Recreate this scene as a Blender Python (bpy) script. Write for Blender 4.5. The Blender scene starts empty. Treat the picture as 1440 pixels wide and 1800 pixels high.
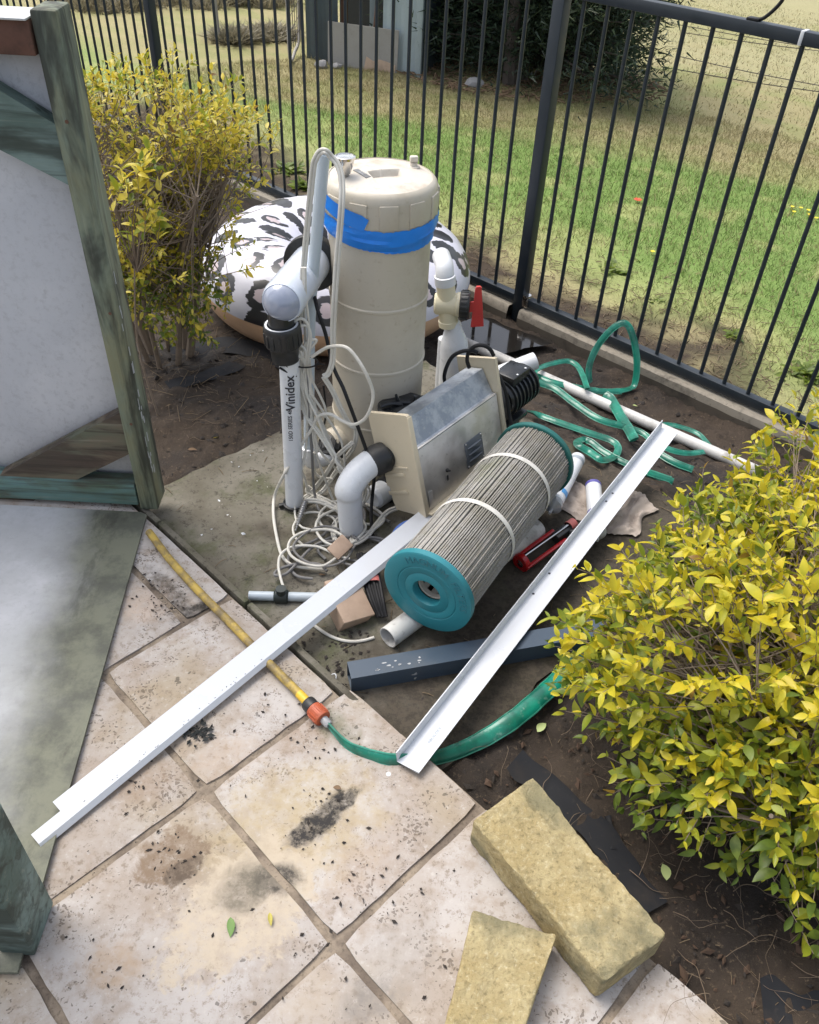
import bpy, bmesh, math, random
import numpy as np
from mathutils import Vector, Matrix, noise as mnoise

random.seed(7); RNG = np.random.default_rng(7)
sc = bpy.context.scene
COL = sc.collection
rad = math.radians

# ------------------------------------------------------------------ camera
CF, CP, CR, CH = 1477.87, 0.71641, 0.053637, 1.604      # focal (px of a 1440 px wide picture), pitch, roll, height
cp_, sp_ = math.cos(CP), math.sin(CP); cr_, sr_ = math.cos(CR), math.sin(CR)
FWD = np.array([0, cp_, -sp_]); R0 = np.array([1, 0, 0.]); U0 = np.array([0, sp_, cp_])
RIGHT = cr_*R0 + sr_*U0; UP = -sr_*R0 + cr_*U0
EYE = np.array([0, 0, CH])
cam = bpy.data.cameras.new('camera'); camo = bpy.data.objects.new('camera', cam); COL.objects.link(camo)
cam.sensor_fit = 'HORIZONTAL'; cam.sensor_width = 36; cam.lens = 36*CF/1440
cam.clip_start = 0.02; cam.clip_end = 3000
camo.matrix_world = Matrix([[RIGHT[0], UP[0], -FWD[0], 0], [RIGHT[1], UP[1], -FWD[1], 0], [RIGHT[2], UP[2], -FWD[2], CH], [0, 0, 0, 1]])
sc.camera = camo
# ------------------------------------------------------------------ light
SUN_EL, SUN_AZ = rad(60), rad(-52)          # azimuth from +y (ahead of the camera), negative = to the left
world = bpy.data.worlds.new('World'); sc.world = world; world.use_nodes = True
wn = world.node_tree; wn.nodes.clear()
sky = wn.nodes.new('ShaderNodeTexSky'); sky.sky_type = 'NISHITA'; sky.sun_disc = False
sky.sun_elevation = SUN_EL; sky.sun_rotation = SUN_AZ; sky.dust_density = 4.0; sky.air_density = 1.0; sky.ozone_density = 1.0
bg = wn.nodes.new('ShaderNodeBackground'); bg.inputs['Strength'].default_value = 0.15
wo = wn.nodes.new('ShaderNodeOutputWorld'); hs = wn.nodes.new('ShaderNodeHueSaturation'); hs.inputs['Saturation'].default_value = .55      # hazy, half overcast sky
wn.links.new(sky.outputs[0], hs.inputs['Color']); wn.links.new(hs.outputs[0], bg.inputs[0]); wn.links.new(bg.outputs[0], wo.inputs[0])
sun = bpy.data.lights.new('sun', 'SUN'); sun.energy = 1.0; sun.angle = rad(38); sun.color = (1.0, .965, .90)
suno = bpy.data.objects.new('sun', sun); COL.objects.link(suno)
sd = Vector((math.sin(SUN_AZ)*math.cos(SUN_EL), math.cos(SUN_AZ)*math.cos(SUN_EL), math.sin(SUN_EL)))
suno.rotation_euler = sd.to_track_quat('Z', 'Y').to_euler(); suno.location = (0, 0, 6)
sc.view_settings.view_transform = 'Standard'; sc.view_settings.look = 'None'
sc.view_settings.exposure = 1.0; sc.view_settings.gamma = 1; sc.view_settings.use_curve_mapping = False

# ------------------------------------------------------------------ geometry of the place
def V3(*a): return np.array(a, float)
def ray(px, py): return FWD + RIGHT*((px-720)/CF) + UP*((900-py)/CF)
def at(px, py, z=0.): d = ray(px, py); return EYE + d*((z-CH)/d[2])
def pv(px, py, P):                                       # point of the upright plane through P that faces the viewer
    d = ray(px, py); n = V3(P[0], P[1], 0); return EYE + d*((n@n)/(n@d))
def proj(p): c = np.asarray(p, float)-EYE; w = c@FWD; return 720+CF*(c@RIGHT)/w, 900-CF*(c@UP)/w
GU = V3(.7247, -.6891); GW = V3(.6891, .7247); GO = V3(-.6988, 1.215); GS = .4188    # paver grid
def uv2xy(u, v): return GO + GS*(u*GU + v*GW)
def xy2uv(x, y): p = V3(x, y)-GO; return (p@GU)/GS, (p@GW)/GS
FT = V3(.749, -.663); FN = V3(.663, .749); FD = 2.939                               # fence line
def fxy(t, s=0.): return FN*(FD-s) + FT*t                                            # s>0 inside the garden
def sstep(a, b, x): x = np.clip((x-a)/(b-a), 0, 1); return x*x*(3-2*x)
SLAB = (-1.30, 1.68, .95, 3.88); SLABZ = -.04
def soil_z(x, y):
    s = FD-(FN[0]*x+FN[1]*y)
    z = -.25 + .165*sstep(.15, 1.15, s)
    z = z + .045*np.exp(-(((x+.72)/.45)**2+((y-2.35)/.4)**2))            # low mound in the left bed
    z = z - .02*np.exp(-(((x-.36)/.22)**2+((y-3.16)/.16)**2))            # puddle hollow
    uu = ((x-GO[0])*GU[0]+(y-GO[1])*GU[1])/GS
    z = z + .030*np.exp(-((uu-1.76)/.22)**2)*sstep(.5, 1.3, s)
    return z
def ground_z(x, y):
    u, v = xy2uv(x, y)
    if v < .89 or (u > 1.4 and v < .978): return 0.
    if SLAB[0] < u < SLAB[1] and SLAB[2] < v < SLAB[3]: return max(SLABZ, float(soil_z(x, y)))
    return float(soil_z(x, y))
def field_z(t, o):                                       # o = distance outside the fence
    o = np.asarray(o, float)
    return -.2 - .05*np.minimum(o, 11) + .045*np.maximum(o-13, 0)*sstep(13, 40, o) - .02*np.maximum(o-90, 0)*sstep(90, 200, o)
def hit(px, py, off=0.):
    d = ray(px, py); z = 0.
    for _ in range(60):
        p = at(px, py, z); zn = ground_z(p[0], p[1])+off
        if abs(zn-z) < 2e-4: break
        z = .6*z+.4*zn
    return at(px, py, z)
def hitf(px, py):
    d = ray(px, py); a = 1.5
    while a < 60:
        p = EYE+d*a; o = (FN@p[:2])-FD
        if o > 0 and p[2] < field_z(0, o): return p
        a += .01
    return p

# ------------------------------------------------------------------ mesh builder
def norm(v): v = np.asarray(v, float); return v/np.linalg.norm(v)
def frame(o, z, x=None):
    z = norm(z)
    if x is None: x = V3(0, 0, 1) if abs(z[2]) < .9 else V3(1, 0, 0)
    x = norm(np.asarray(x, float)-z*(np.asarray(x, float)@z)); y = np.cross(z, x)
    M = np.eye(4); M[:3, 0] = x; M[:3, 1] = y; M[:3, 2] = z; M[:3, 3] = o; return M
def crom(P, n=6):
    P = [np.asarray(p, float) for p in P]; Q = [2*P[0]-P[1]]+P+[2*P[-1]-P[-2]]; out = []
    for i in range(1, len(Q)-2):
        a, b, c, d = Q[i-1:i+3]
        for k in range(n):
            t = k/n; out.append(.5*((2*b)+(c-a)*t+(2*a-5*b+4*c-d)*t*t+(3*b-a-3*c+d)*t**3))
    out.append(P[-1]); return out
_bb = {}
def bevbox(sx, sy, sz, b, seg=2):
    k = (round(sx, 5), round(sy, 5), round(sz, 5), b, seg)
    if k not in _bb:
        bm = bmesh.new(); bmesh.ops.create_cube(bm, size=1)
        for v in bm.verts: v.co = (v.co.x*sx, v.co.y*sy, v.co.z*sz)
        if b > 0: bmesh.ops.bevel(bm, geom=bm.edges[:], offset=b, segments=seg, affect='EDGES', profile=.5)
        bm.verts.ensure_lookup_table()
        _bb[k] = ([tuple(v.co) for v in bm.verts], [[v.index for v in f.verts] for f in bm.faces]); bm.free()
    return _bb[k]
class MB:
    def __init__(s): s.v = []; s.f = []; s.m = []; s.cur = 0
    def add(s, V, F, M=None):
        V = np.asarray(V, float)
        if M is not None: V = V@M[:3, :3].T + M[:3, 3]
        o = len(s.v); s.v.extend(V.tolist()); s.f.extend([[i+o for i in f] for f in F]); s.m.extend([s.cur]*len(F)); return s
    def box(s, size, M=None, b=.002, seg=2): V, F = bevbox(*size, b, seg); return s.add(V, F, M)
    def tube(s, P, r, n=10, caps=True, flat=None, nrm=None):
        P = [np.asarray(p, float) for p in P]; k = len(P); rr = r if hasattr(r, '__len__') else [r]*k
        T = [norm(P[min(i+1, k-1)]-P[max(i-1, 0)]) for i in range(k)]
        x = None; V = []; F = []
        for i in range(k):
            t = T[i]
            if nrm is not None:
                nn = nrm[i] if np.ndim(nrm) > 1 else np.asarray(nrm, float)
                x = norm(np.cross(t, nn)+1e-9)
            elif x is None: x = norm(np.cross(t, V3(.3, .2, 1)))
            else:
                x = x-t*(x@t); x = norm(x)
            y = np.cross(t, x)
            for j in range(n):
                a = 2*math.pi*j/n; V.append(P[i]+rr[i]*(math.cos(a)*x+(flat or 1)*math.sin(a)*y))
        for i in range(k-1):
            for j in range(n): F.append([i*n+j, i*n+(j+1) % n, (i+1)*n+(j+1) % n, (i+1)*n+j])
        if caps: F.append(list(range(n))[::-1]); F.append([(k-1)*n+j for j in range(n)])
        return s.add(V, F)
    def lathe(s, prof, M=None, n=32, a0=0, a1=2*math.pi):
        full = abs(a1-a0-2*math.pi) < 1e-6; m = n if full else n+1; V = []; F = []
        for r, z in prof:
            for j in range(m):
                a = a0+(a1-a0)*j/n; V.append((r*math.cos(a), r*math.sin(a), z))
        for i in range(len(prof)-1):
            for j in range(n):
                j2 = (j+1) % m; F.append([i*m+j, i*m+j2, (i+1)*m+j2, (i+1)*m+j])
        if full:
            if prof[0][0] > 1e-6: pass
        return s.add(V, F, M)
    def prism(s, poly, h, M=None):                       # polygon in x,y, from z=0 to z=h
        n = len(poly); V = [(x, y, 0) for x, y in poly]+[(x, y, h) for x, y in poly]
        F = [list(range(n))[::-1], list(range(n, 2*n))]+[[i, (i+1) % n, n+(i+1) % n, n+i] for i in range(n)]
        return s.add(V, F, M)
    def mesh(s, name, mats, loc=(0, 0, 0), sharp=38):
        me = bpy.data.meshes.new(name); V = np.asarray(s.v)-np.asarray(loc, float)
        me.from_pydata(V.tolist(), [], s.f)
        if not isinstance(mats, (list, tuple)): mats = [mats]
        for m in mats: me.materials.append(m)
        me.polygons.foreach_set('material_index', s.m); me.polygons.foreach_set('use_smooth', [True]*len(s.f))
        me.update()
        if sharp: me.set_sharp_from_angle(angle=rad(sharp))
        return me
def roundpipe(r, wall=.003): return None
def hollow(mb, P, r, wall=.003, n=20, depth=.12):        # pipe with an open, hollow first end
    P = [np.asarray(p, float) for p in P]
    mb.tube(P, r, n, caps=False)
    d = norm(P[1]-P[0]); M = frame(P[0], d)
    mb.lathe([(r, 0), (r-.0006, -.0006), (r-wall, 0), (r-wall, depth), (0.0001, depth)], M, n)
    d2 = norm(P[-1]-P[-2]); M2 = frame(P[-1], d2); mb.lathe([(r, 0), (r-wall, .0005), (r-wall, -depth), (.0001, -depth)], M2, n)
    return mb

# ------------------------------------------------------------------ objects
def tag(o, label=None, cat=None, group=None, kind=None):
    if label: o['label'] = label
    if cat: o['category'] = cat
    if group: o['group'] = group
    if kind: o['kind'] = kind
    return o
def thing(name, label, cat, loc, group=None):
    o = bpy.data.objects.new(name, None); COL.objects.link(o); o.location = [float(a) for a in loc]; o.empty_display_size = .05
    return tag(o, label, cat, group)
def root_loc(o):
    l = np.zeros(3)
    while o: l += np.array(o.location); o = o.parent
    return l
def part(name, mb, mats, parent=None, sharp=38, label=None, kind=None):
    me = mb.mesh(name, mats, root_loc(parent) if parent else (0, 0, 0), sharp)
    o = bpy.data.objects.new(name, me); COL.objects.link(o)
    if parent: o.parent = parent
    if label: o['label'] = label
    if kind: o['kind'] = kind
    return o
def solo(name, mb, mats, label, cat, loc, group=None, sharp=38):         # a thing that is one mesh
    me = mb.mesh(name, mats, loc, sharp); o = bpy.data.objects.new(name, me); COL.objects.link(o)
    o.location = [float(a) for a in loc]; return tag(o, label, cat, group)

# ------------------------------------------------------------------ materials
class NT:
    def __init__(s, name):
        s.m = bpy.data.materials.new(name); s.m.use_nodes = True; s.t = s.m.node_tree; s.t.nodes.clear()
        s.out = s.n('ShaderNodeOutputMaterial'); s.p = s.n('ShaderNodeBsdfPrincipled'); s.l(s.p.outputs[0], s.out.inputs[0])
    def n(s, t, **k):
        x = s.t.nodes.new(t)
        for a, b in k.items(): setattr(x, a, b)
        return x
    def l(s, a, b): s.t.links.new(a, b)
    def put(s, sock, v):
        if hasattr(v, 'is_output') or hasattr(v, 'links'): s.l(v, sock)
        elif isinstance(v, (tuple, list)) and len(v) == 3 and sock.type == 'RGBA': sock.default_value = (*v, 1)
        else: sock.default_value = v
    def obj(s): return s.n('ShaderNodeTexCoord').outputs['Object']
    def pos(s): return s.n('ShaderNodeNewGeometry').outputs['Position']
    def map(s, vec, scale=(1, 1, 1), rot=(0, 0, 0), loc=(0, 0, 0)):
        x = s.n('ShaderNodeMapping'); s.l(vec, x.inputs[0]); x.inputs['Location'].default_value = loc
        x.inputs['Rotation'].default_value = rot; x.inputs['Scale'].default_value = scale; return x.outputs[0]
    def noise(s, vec, scale, detail=4, rough=.55, dist=0):
        x = s.n('ShaderNodeTexNoise'); s.l(vec, x.inputs['Vector']); x.inputs['Scale'].default_value = scale
        x.inputs['Detail'].default_value = detail; x.inputs['Roughness'].default_value = rough; x.inputs['Distortion'].default_value = dist; return x.outputs['Fac']
    def vor(s, vec, scale, feature='F1', rnd=1, dims='3D'):
        x = s.n('ShaderNodeTexVoronoi', feature=feature, voronoi_dimensions=dims); s.l(vec, x.inputs['Vector']); x.inputs['Scale'].default_value = scale; x.inputs['Randomness'].default_value = rnd; return x
    def ramp(s, fac, a, b, lo=0., hi=1.):
        x = s.n('ShaderNodeMapRange', interpolation_type='SMOOTHSTEP'); s.put(x.inputs[0], fac)
        for i, v in enumerate((a, b, lo, hi)): x.inputs[i+1].default_value = v
        return x.outputs[0]
    def math(s, op, a, b=0.):
        x = s.n('ShaderNodeMath', operation=op); s.put(x.inputs[0], a); s.put(x.inputs[1], b); return x.outputs[0]
    def mix(s, f, a, b, blend='MIX'):
        x = s.n('ShaderNodeMix', data_type='RGBA', blend_type=blend); s.put(x.inputs[0], f); s.put(x.inputs[6], a); s.put(x.inputs[7], b); return x.outputs[2]
    def bump(s, h, st=.4, d=.002):
        x = s.n('ShaderNodeBump'); x.inputs['Strength'].default_value = st; x.inputs['Distance'].default_value = d; s.l(h, x.inputs['Height']); s.l(x.outputs[0], s.p.inputs['Normal'])
    def fin(s, col=None, rough=None, metal=None, spec=None, **kw):
        if col is not None: s.put(s.p.inputs['Base Color'], col)
        if rough is not None: s.put(s.p.inputs['Roughness'], rough)
        if metal is not None: s.put(s.p.inputs['Metallic'], metal)
        if spec is not None: s.p.inputs['Specular IOR Level'].default_value = spec
        for k, v in kw.items(): s.put(s.p.inputs[k.replace('_', ' ')], v)
        return s.m
def simple(name, col, rough=.5, dirt=(.12, .1, .07), amt=.35, scale=9, bump=.15, metal=0, spec=.5, fine=60, **kw):
    t = NT(name); c = t.obj(); n1 = t.noise(c, scale, 6, .62); n2 = t.noise(c, fine, 4, .6)
    f = t.math('MULTIPLY', t.ramp(n1, .45, .8), amt); g = t.math('MULTIPLY', t.ramp(n2, .58, .75), amt*.6)
    colr = t.mix(g, t.mix(f, col, dirt), dirt)
    t.bump(n2, bump, .001)
    return t.fin(colr, t.ramp(n1, .3, .8, rough-.06, min(1, rough+.2)), metal, spec, **kw)

def stained_paver():
    t = NT('travertine_paver'); P = t.pos(); oi = t.n('ShaderNodeObjectInfo').outputs['Random']
    off = t.n('ShaderNodeVectorMath', operation='ADD'); cx = t.n('ShaderNodeCombineXYZ'); t.l(t.math('MULTIPLY', oi, 37.), cx.inputs[0]); t.l(t.math('MULTIPLY', oi, 11.), cx.inputs[2]); t.l(P, off.inputs[0]); t.l(cx.outputs[0], off.inputs[1])
    Q = off.outputs[0]
    a = t.noise(Q, 5, 6, .6, .3); b = t.noise(P, 14, 6, .65); c = t.noise(P, 52, 6, .75); d = t.noise(P, 150, 4, .75)
    col = t.mix(t.ramp(a, .35, .65), (.385, .335, .29), (.485, .455, .43))
    col = t.mix(t.ramp(b, .46, .68, 0, .65), col, (.32, .255, .195))
    col = t.mix(t.ramp(t.noise(P, 3.1, 4, .5), .5, .68, 0, .6), col, (.36, .29, .185))
    col = t.mix(t.ramp(c, .52, .66, 0, .7), col, (.23, .18, .13))
    col = t.mix(t.ramp(c, .30, .45, .6, 0), col, (.57, .535, .50))
    sq = t.math('ABSOLUTE', t.math('SUBTRACT', t.noise(P, 42, 3, .6, 1.2), .5)); sm = t.math('MULTIPLY', t.ramp(sq, .005, .014, .75, 0), t.ramp(t.noise(P, 16, 5, .7), .5, .64)); col = t.mix(sm, col, (.13, .10, .075))
    # pits and crumbs
    nd = t.n('ShaderNodeTexNoise'); t.l(P, nd.inputs['Vector']); nd.inputs['Scale'].default_value = 55; n2_ = t.n('ShaderNodeVectorMath', operation='SCALE'); t.l(nd.outputs['Color'], n2_.inputs[0]); n2_.inputs['Scale'].default_value = .03; n3_ = t.n('ShaderNodeVectorMath', operation='ADD'); t.l(P, n3_.inputs[0]); t.l(n2_.outputs[0], n3_.inputs[1]); Pd = n3_.outputs[0]
    vo = t.vor(Pd, 110); k = t.math('LESS_THAN', vo.outputs['Distance'], t.ramp(t.noise(P, 9, 4, .6), .40, .70, 0.0, .44))
    col = t.mix(t.math('MULTIPLY', k, .65), col, (.11, .085, .065))
    vo2 = t.vor(t.map(Pd, (1, 1, 1), (0, 0, .5)), 38); k2 = t.math('LESS_THAN', vo2.outputs['Distance'], t.ramp(t.noise(P, 6, 4, .6), .46, .7, 0.0, .27))
    col = t.mix(t.math('MULTIPLY', k2, .6), col, (.06, .05, .04))
    wob = t.math('MULTIPLY', t.math('SUBTRACT', t.noise(P, 22, 6, .7, .5), .5), 1.9)
    sx = t.n('ShaderNodeSeparateXYZ'); t.l(P, sx.inputs[0])
    col = t.mix(.8, col, t.mix(oi, (.80, .78, .76), (1., 1., 1.)), 'MULTIPLY')
    brk = t.math('ADD', t.ramp(c, .34, .52, .42, .75), t.ramp(t.noise(P, 33, 6, .75), .4, .6, 0, .5))
    def stain(px, py, rx, ry, ang, colr, amt, soft=.5):
        nonlocal col
        p = at(px, py, 0); ca, sa = math.cos(ang), math.sin(ang)
        dx = t.math('SUBTRACT', sx.outputs[0], float(p[0])); dy = t.math('SUBTRACT', sx.outputs[1], float(p[1]))
        e1 = t.math('ADD', t.math('MULTIPLY', dx, ca/rx), t.math('MULTIPLY', dy, sa/rx))
        e2 = t.math('ADD', t.math('MULTIPLY', dx, -sa/ry), t.math('MULTIPLY', dy, ca/ry))
        r = t.math('SQRT', t.math('ADD', t.math('MULTIPLY', e1, e1), t.math('MULTIPLY', e2, e2)))
        m = t.math('MULTIPLY', t.ramp(t.math('ADD', r, wob), 1+soft*.5, 1-soft*.5, 0, amt), brk)
        col = t.mix(m, col, colr)
    ol = (.40, .32, .19); br = (.27, .2, .14); dk = (.035, .032, .03)
    stain(520, 1450, .17, .13, .6, ol, .55, .8); stain(430, 1590, .16, .1, .9, (.45, .38, .29), .75, .25)
    stain(300, 1510, .065, .055, .75, (.2, .145, .10), .85, .3); stain(325, 1530, .04, .022, .75, (.1, .075, .055), .8, .35)
    stain(565, 1440, .09, .026, .83, dk, .9, .55); stain(487, 1545, .04, .03, .2, dk, .75, .9); stain(432, 1560, .05, .04, .9, (.1, .09, .07), .65, 1.1)
    stain(250, 1370, .08, .05, .4, br, .6, 1); stain(300, 1045, .10, .03, -.8, (.09, .075, .06), .75, 1); stain(345, 1070, .05, .02, .75, (.05, .045, .04), .8, .8)
    stain(530, 1300, .07, .045, .5, br, .55, 1.2); stain(590, 1275, .05, .03, -.6, (.16, .17, .11), .5, 1.1); stain(195, 1700, .05, .04, 0, (.36, .27, .19), .6, .8)
    stain(640, 1530, .09, .05, .8, (.36, .28, .22), .4, 1.2); stain(400, 1330, .07, .05, .7, (.43, .33, .24), .4, 1); stain(690, 1690, .09, .06, .9, (.3, .27, .24), .45, 1.3)
    stain(640, 1760, .05, .03, .5, (.2, .18, .16), .6, 1.2); stain(545, 1760, .06, .05, 0, (.38, .32, .25), .5, 1); stain(250, 1060, .06, .06, .5, (.5, .4, .32), .6, 1)
    h = t.math('ADD', t.math('MULTIPLY', c, .5), t.math('SUBTRACT', t.math('MULTIPLY', d, .25), t.math('MULTIPLY', k, .5)))
    t.bump(h, .55, .0016)
    return t.fin(col, .82, 0, .25)

M = {}
M['paver'] = stained_paver()
def m_mortar():
    t = NT('mortar_joint'); P = t.pos(); a = t.noise(P, 9, 6, .6); c = t.noise(P, 120, 4, .7)
    col = t.mix(t.ramp(a, .4, .6), (.15, .12, .095), (.30, .245, .185)); col = t.mix(t.ramp(c, .5, .7, 0, .6), col, (.08, .065, .05)); t.bump(c, .6, .002)
    return t.fin(col, .95, 0, .1)
M['mortar'] = m_mortar()
def m_slab():
    t = NT('mossy_concrete'); P = t.pos(); a = t.noise(P, 2.6, 6, .6, .4); b = t.noise(P, 9, 6, .65); c = t.noise(P, 62, 6, .78); e = t.noise(P, 5, 5, .6)
    col = t.mix(t.ramp(a, .38, .62), (.125, .112, .085), (.20, .185, .15)); col = t.mix(t.ramp(b, .48, .7, 0, .8), col, (.075, .082, .038))
    col = t.mix(t.ramp(e, .52, .72, 0, .8), col, (.06, .05, .038)); col = t.mix(t.ramp(c, .52, .64, 0, .75), col, (.05, .045, .035)); col = t.mix(t.ramp(c, .25, .38, .35, 0), col, (.4, .38, .34))
    vo = t.vor(P, 60); k = t.math('LESS_THAN', vo.outputs['Distance'], t.ramp(t.noise(P, 7), .55, .75, 0, .12)); col = t.mix(k, col, (.6, .57, .52))
    cr = t.vor(t.map(P, (1, 1, .01), (0, 0, 0), (.31, .2, 0)), .95, 'DISTANCE_TO_EDGE'); kk = t.ramp(t.math('ADD', cr.outputs['Distance'], t.math('MULTIPLY', t.noise(P, 30), .02)), .006, .012, .6, 0); col = t.mix(kk, col, (.03, .03, .025))
    sx = t.n('ShaderNodeSeparateXYZ'); t.l(P, sx.inputs[0])          # soil washed over the right and front of the slab
    dm = t.math('ADD', t.math('ADD', t.math('MULTIPLY', sx.outputs[0], 1.5), t.math('MULTIPLY', sx.outputs[1], -.75)), t.math('MULTIPLY', t.math('SUBTRACT', t.noise(P, 6, 6, .65), .5), 1.7))
    col = t.mix(t.ramp(dm, -1.35, -.75, 0, .85), col, t.mix(t.ramp(c, .4, .62), (.032, .026, .02), (.075, .06, .045)))
    t.bump(t.math('ADD', c, t.math('MULTIPLY', b, .8)), .6, .004)
    return t.fin(col, .9, 0, .2)
M['slab'] = m_slab()
def m_soil():
    t = NT('damp_soil'); P = t.pos(); a = t.noise(P, 3, 6, .6); b = t.noise(P, 22, 6, .75); c = t.noise(P, 75, 6, .8)
    col = t.mix(t.ramp(a, .38, .62), (.024, .0185, .015), (.060, .045, .033)); col = t.mix(t.ramp(b, .5, .72, 0, .7), col, (.018, .014, .012)); col = t.mix(t.ramp(c, .55, .66, 0, .8), col, (.135, .10, .068))
    t.bump(t.math('ADD', b, t.math('MULTIPLY', c, .6)), .9, .008)
    return t.fin(col, t.ramp(a, .35, .6, .62, .95), 0, .3)
M['soil'] = m_soil()
def m_timber(name, cols, axis=2, sc_=(40, 40, 1.6)):
    t = NT(name); c = t.obj(); s3 = [42, 42, 42]; s3[axis] = 1.5
    g = t.noise(t.map(c, s3), 1, 6, .65, .6); a = t.noise(t.map(c, [(3 if i == axis else 9) for i in range(3)]), 1, 6, .6); b = t.noise(t.map(c, [(3. if i == axis else 11.) for i in range(3)]), 1, 5, .6, .4)
    col = t.mix(t.ramp(a, .36, .62), cols[0], cols[1]); col = t.mix(t.ramp(b, .45, .6, 0, .85), col, cols[2]); col = t.mix(t.ramp(g, .47, .68, 0, .8), col, cols[3])
    col = t.mix(t.ramp(g, .27, .42, .35, 0), col, (.42, .42, .33))
    t.bump(g, .5, .002); return t.fin(col, .72, 0, .3)
GR = [(.20, .20, .12), (.175, .215, .165), (.03, .03, .025), (.045, .045, .032)]
M['post'] = m_timber('treated_timber', GR, 2)
M['rail'] = m_timber('treated_timber_rail', [(.13, .23, .22), (.10, .14, .09), (.09, .075, .055), (.04, .035, .028)], 0)
M['brace'] = m_timber('weathered_timber', [(.16, .12, .085), (.12, .13, .09), (.07, .05, .04), (.035, .028, .022)], 0)
M['tealbrace'] = m_timber('green_timber', [(.10, .145, .125), (.20, .27, .25), (.045, .055, .045), (.04, .05, .04)], 0)
def m_fibro():
    t = NT('fibre_cement_sheet'); P = t.pos(); a = t.noise(P, 2.2, 6, .6); b = t.noise(P, 55, 6, .78); c = t.noise(t.map(P, (90, 90, 26)), 1, 4, .7)
    col = t.mix(t.ramp(a, .4, .62), (.50, .51, .54), (.58, .585, .61)); col = t.mix(t.ramp(b, .48, .66, 0, .45), col, (.37, .37, .39)); col = t.mix(t.ramp(c, .62, .75, 0, .4), col, (.25, .24, .24))
    sx = t.n('ShaderNodeSeparateXYZ'); t.l(P, sx.inputs[0])          # mould along the open edge of the floor sheet
    e = t.math('ADD', t.math('ADD', sx.outputs[0], t.math('MULTIPLY', sx.outputs[1], .10)), t.math('MULTIPLY', t.math('SUBTRACT', t.noise(P, 5, 6, .6), .5), .16))
    low = t.math('LESS_THAN', sx.outputs[2], .04)
    mm = t.math('MULTIPLY', t.ramp(e, -.84, -.64, 0, .9), low); col = t.mix(t.math('MULTIPLY', low, t.ramp(t.noise(P, 4, 6, .65), .3, .6, .25, .65)), col, (.30, .31, .31)); col = t.mix(mm, col, t.mix(t.ramp(t.noise(P, 9, 6, .7), .38, .62), (.055, .058, .035), (.13, .135, .085)))
    mk = t.math('MULTIPLY', t.ramp(t.noise(t.map(P, (1, .35, 1)), 14, 6, .7), .5, .66, 0, .8), t.ramp(e, -.78, -.64, 0, .85)); col = t.mix(t.math('MULTIPLY', mk, low), col, (.05, .05, .04))
    t.bump(b, .25, .0008); return t.fin(col, .62, 0, .35)
M['fibro'] = m_fibro()
M['flash'] = simple('pale_flashing', (.55, .56, .55), .4, (.2, .17, .12), .5)
M['redwood'] = simple('red_brown_rail', (.13, .06, .04), .75, (.02, .018, .016), .95, 9)
M['fence'] = simple('dark_powder_coat', (.014, .021, .028), .42, (.06, .06, .055), .14, 12, .06)
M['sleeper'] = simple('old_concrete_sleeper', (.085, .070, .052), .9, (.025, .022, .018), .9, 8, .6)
M['sleepertop'] = simple('pale_concrete_edge', (.30, .265, .21), .9, (.06, .05, .04), .9, 16, .6)  # paler tone for the top and upper bevels of each plank
M['tank'] = simple('beige_tank_plastic', (.49, .445, .36), .36, (.30, .24, .165), .75, 4.2, .06, spec=.45)
M['lid'] = simple('dusty_lid_plastic', (.56, .515, .44), .6, (.36, .28, .2), .9, 13, .15)
M['tape'] = simple('blue_duct_tape', (.010, .215, .74), .38, (.012, .13, .50), .5, 16, .9, fine=34)
M['chrome'] = simple('polished_metal', (.62, .6, .57), .16, (.3, .28, .25), .3, 20, .03, metal=1)
M['glass'] = simple('clear_cap', (.75, .78, .8), .1, (.5, .5, .5), .2, Transmission_Weight=.7)
M['sticker'] = simple('grey_sticker', (.16, .165, .17), .5)
M['white'] = simple('white_pvc', (.64, .655, .67), .3, (.42, .38, .31), .3, 7, .05)
M['whitedirty'] = simple('dirty_white_pvc', (.58, .57, .54), .5, (.12, .1, .08), .75, 14, .1)
M['pipegrey'] = simple('pale_grey_pvc', (.47, .53, .575), .32, (.35, .32, .27), .3, 8, .05)
M['angle'] = simple('white_angle_pvc', (.62, .64, .67), .28, (.45, .42, .36), .14, 6, .02)
M['cream'] = simple('cream_plastic', (.68, .62, .44), .4, (.35, .28, .18), .4, 9, .06)
M['plate'] = simple('tan_metal_plate', (.62, .535, .385), .42, (.40, .33, .22), .3, 6, .04)
M['black'] = simple('black_plastic', (.014, .015, .016), .42, (.09, .08, .07), .35, 14, .12)
M['blackgloss'] = simple('black_moulding', (.012, .014, .016), .3, (.06, .055, .05), .3, 30, .08)
M['rubber'] = simple('black_rubber', (.010, .010, .011), .5, (.05, .045, .04), .15, 30, .1, spec=.3)
M['red'] = simple('red_plastic', (.50, .035, .03), .42, (.2, .03, .02), .4, 14, .08)
M['redgloss'] = simple('red_enamel', (.42, .012, .014), .28, (.1, .01, .01), .5, 20, .06)
M['teal'] = simple('teal_end_cap', (.018, .19, .225), .5, (.04, .15, .17), .45, 10, .07)
M['tealtext'] = simple('teal_letter_shade', (.03, .165, .20), .6, (.1, .16, .16), .5, 30); M['tealdark'] = simple('dark_green_cap', (.01, .12, .105), .5, (.03, .06, .05), .5)  # cap letters tinted darker than the cap, painting in their relief shading
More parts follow.
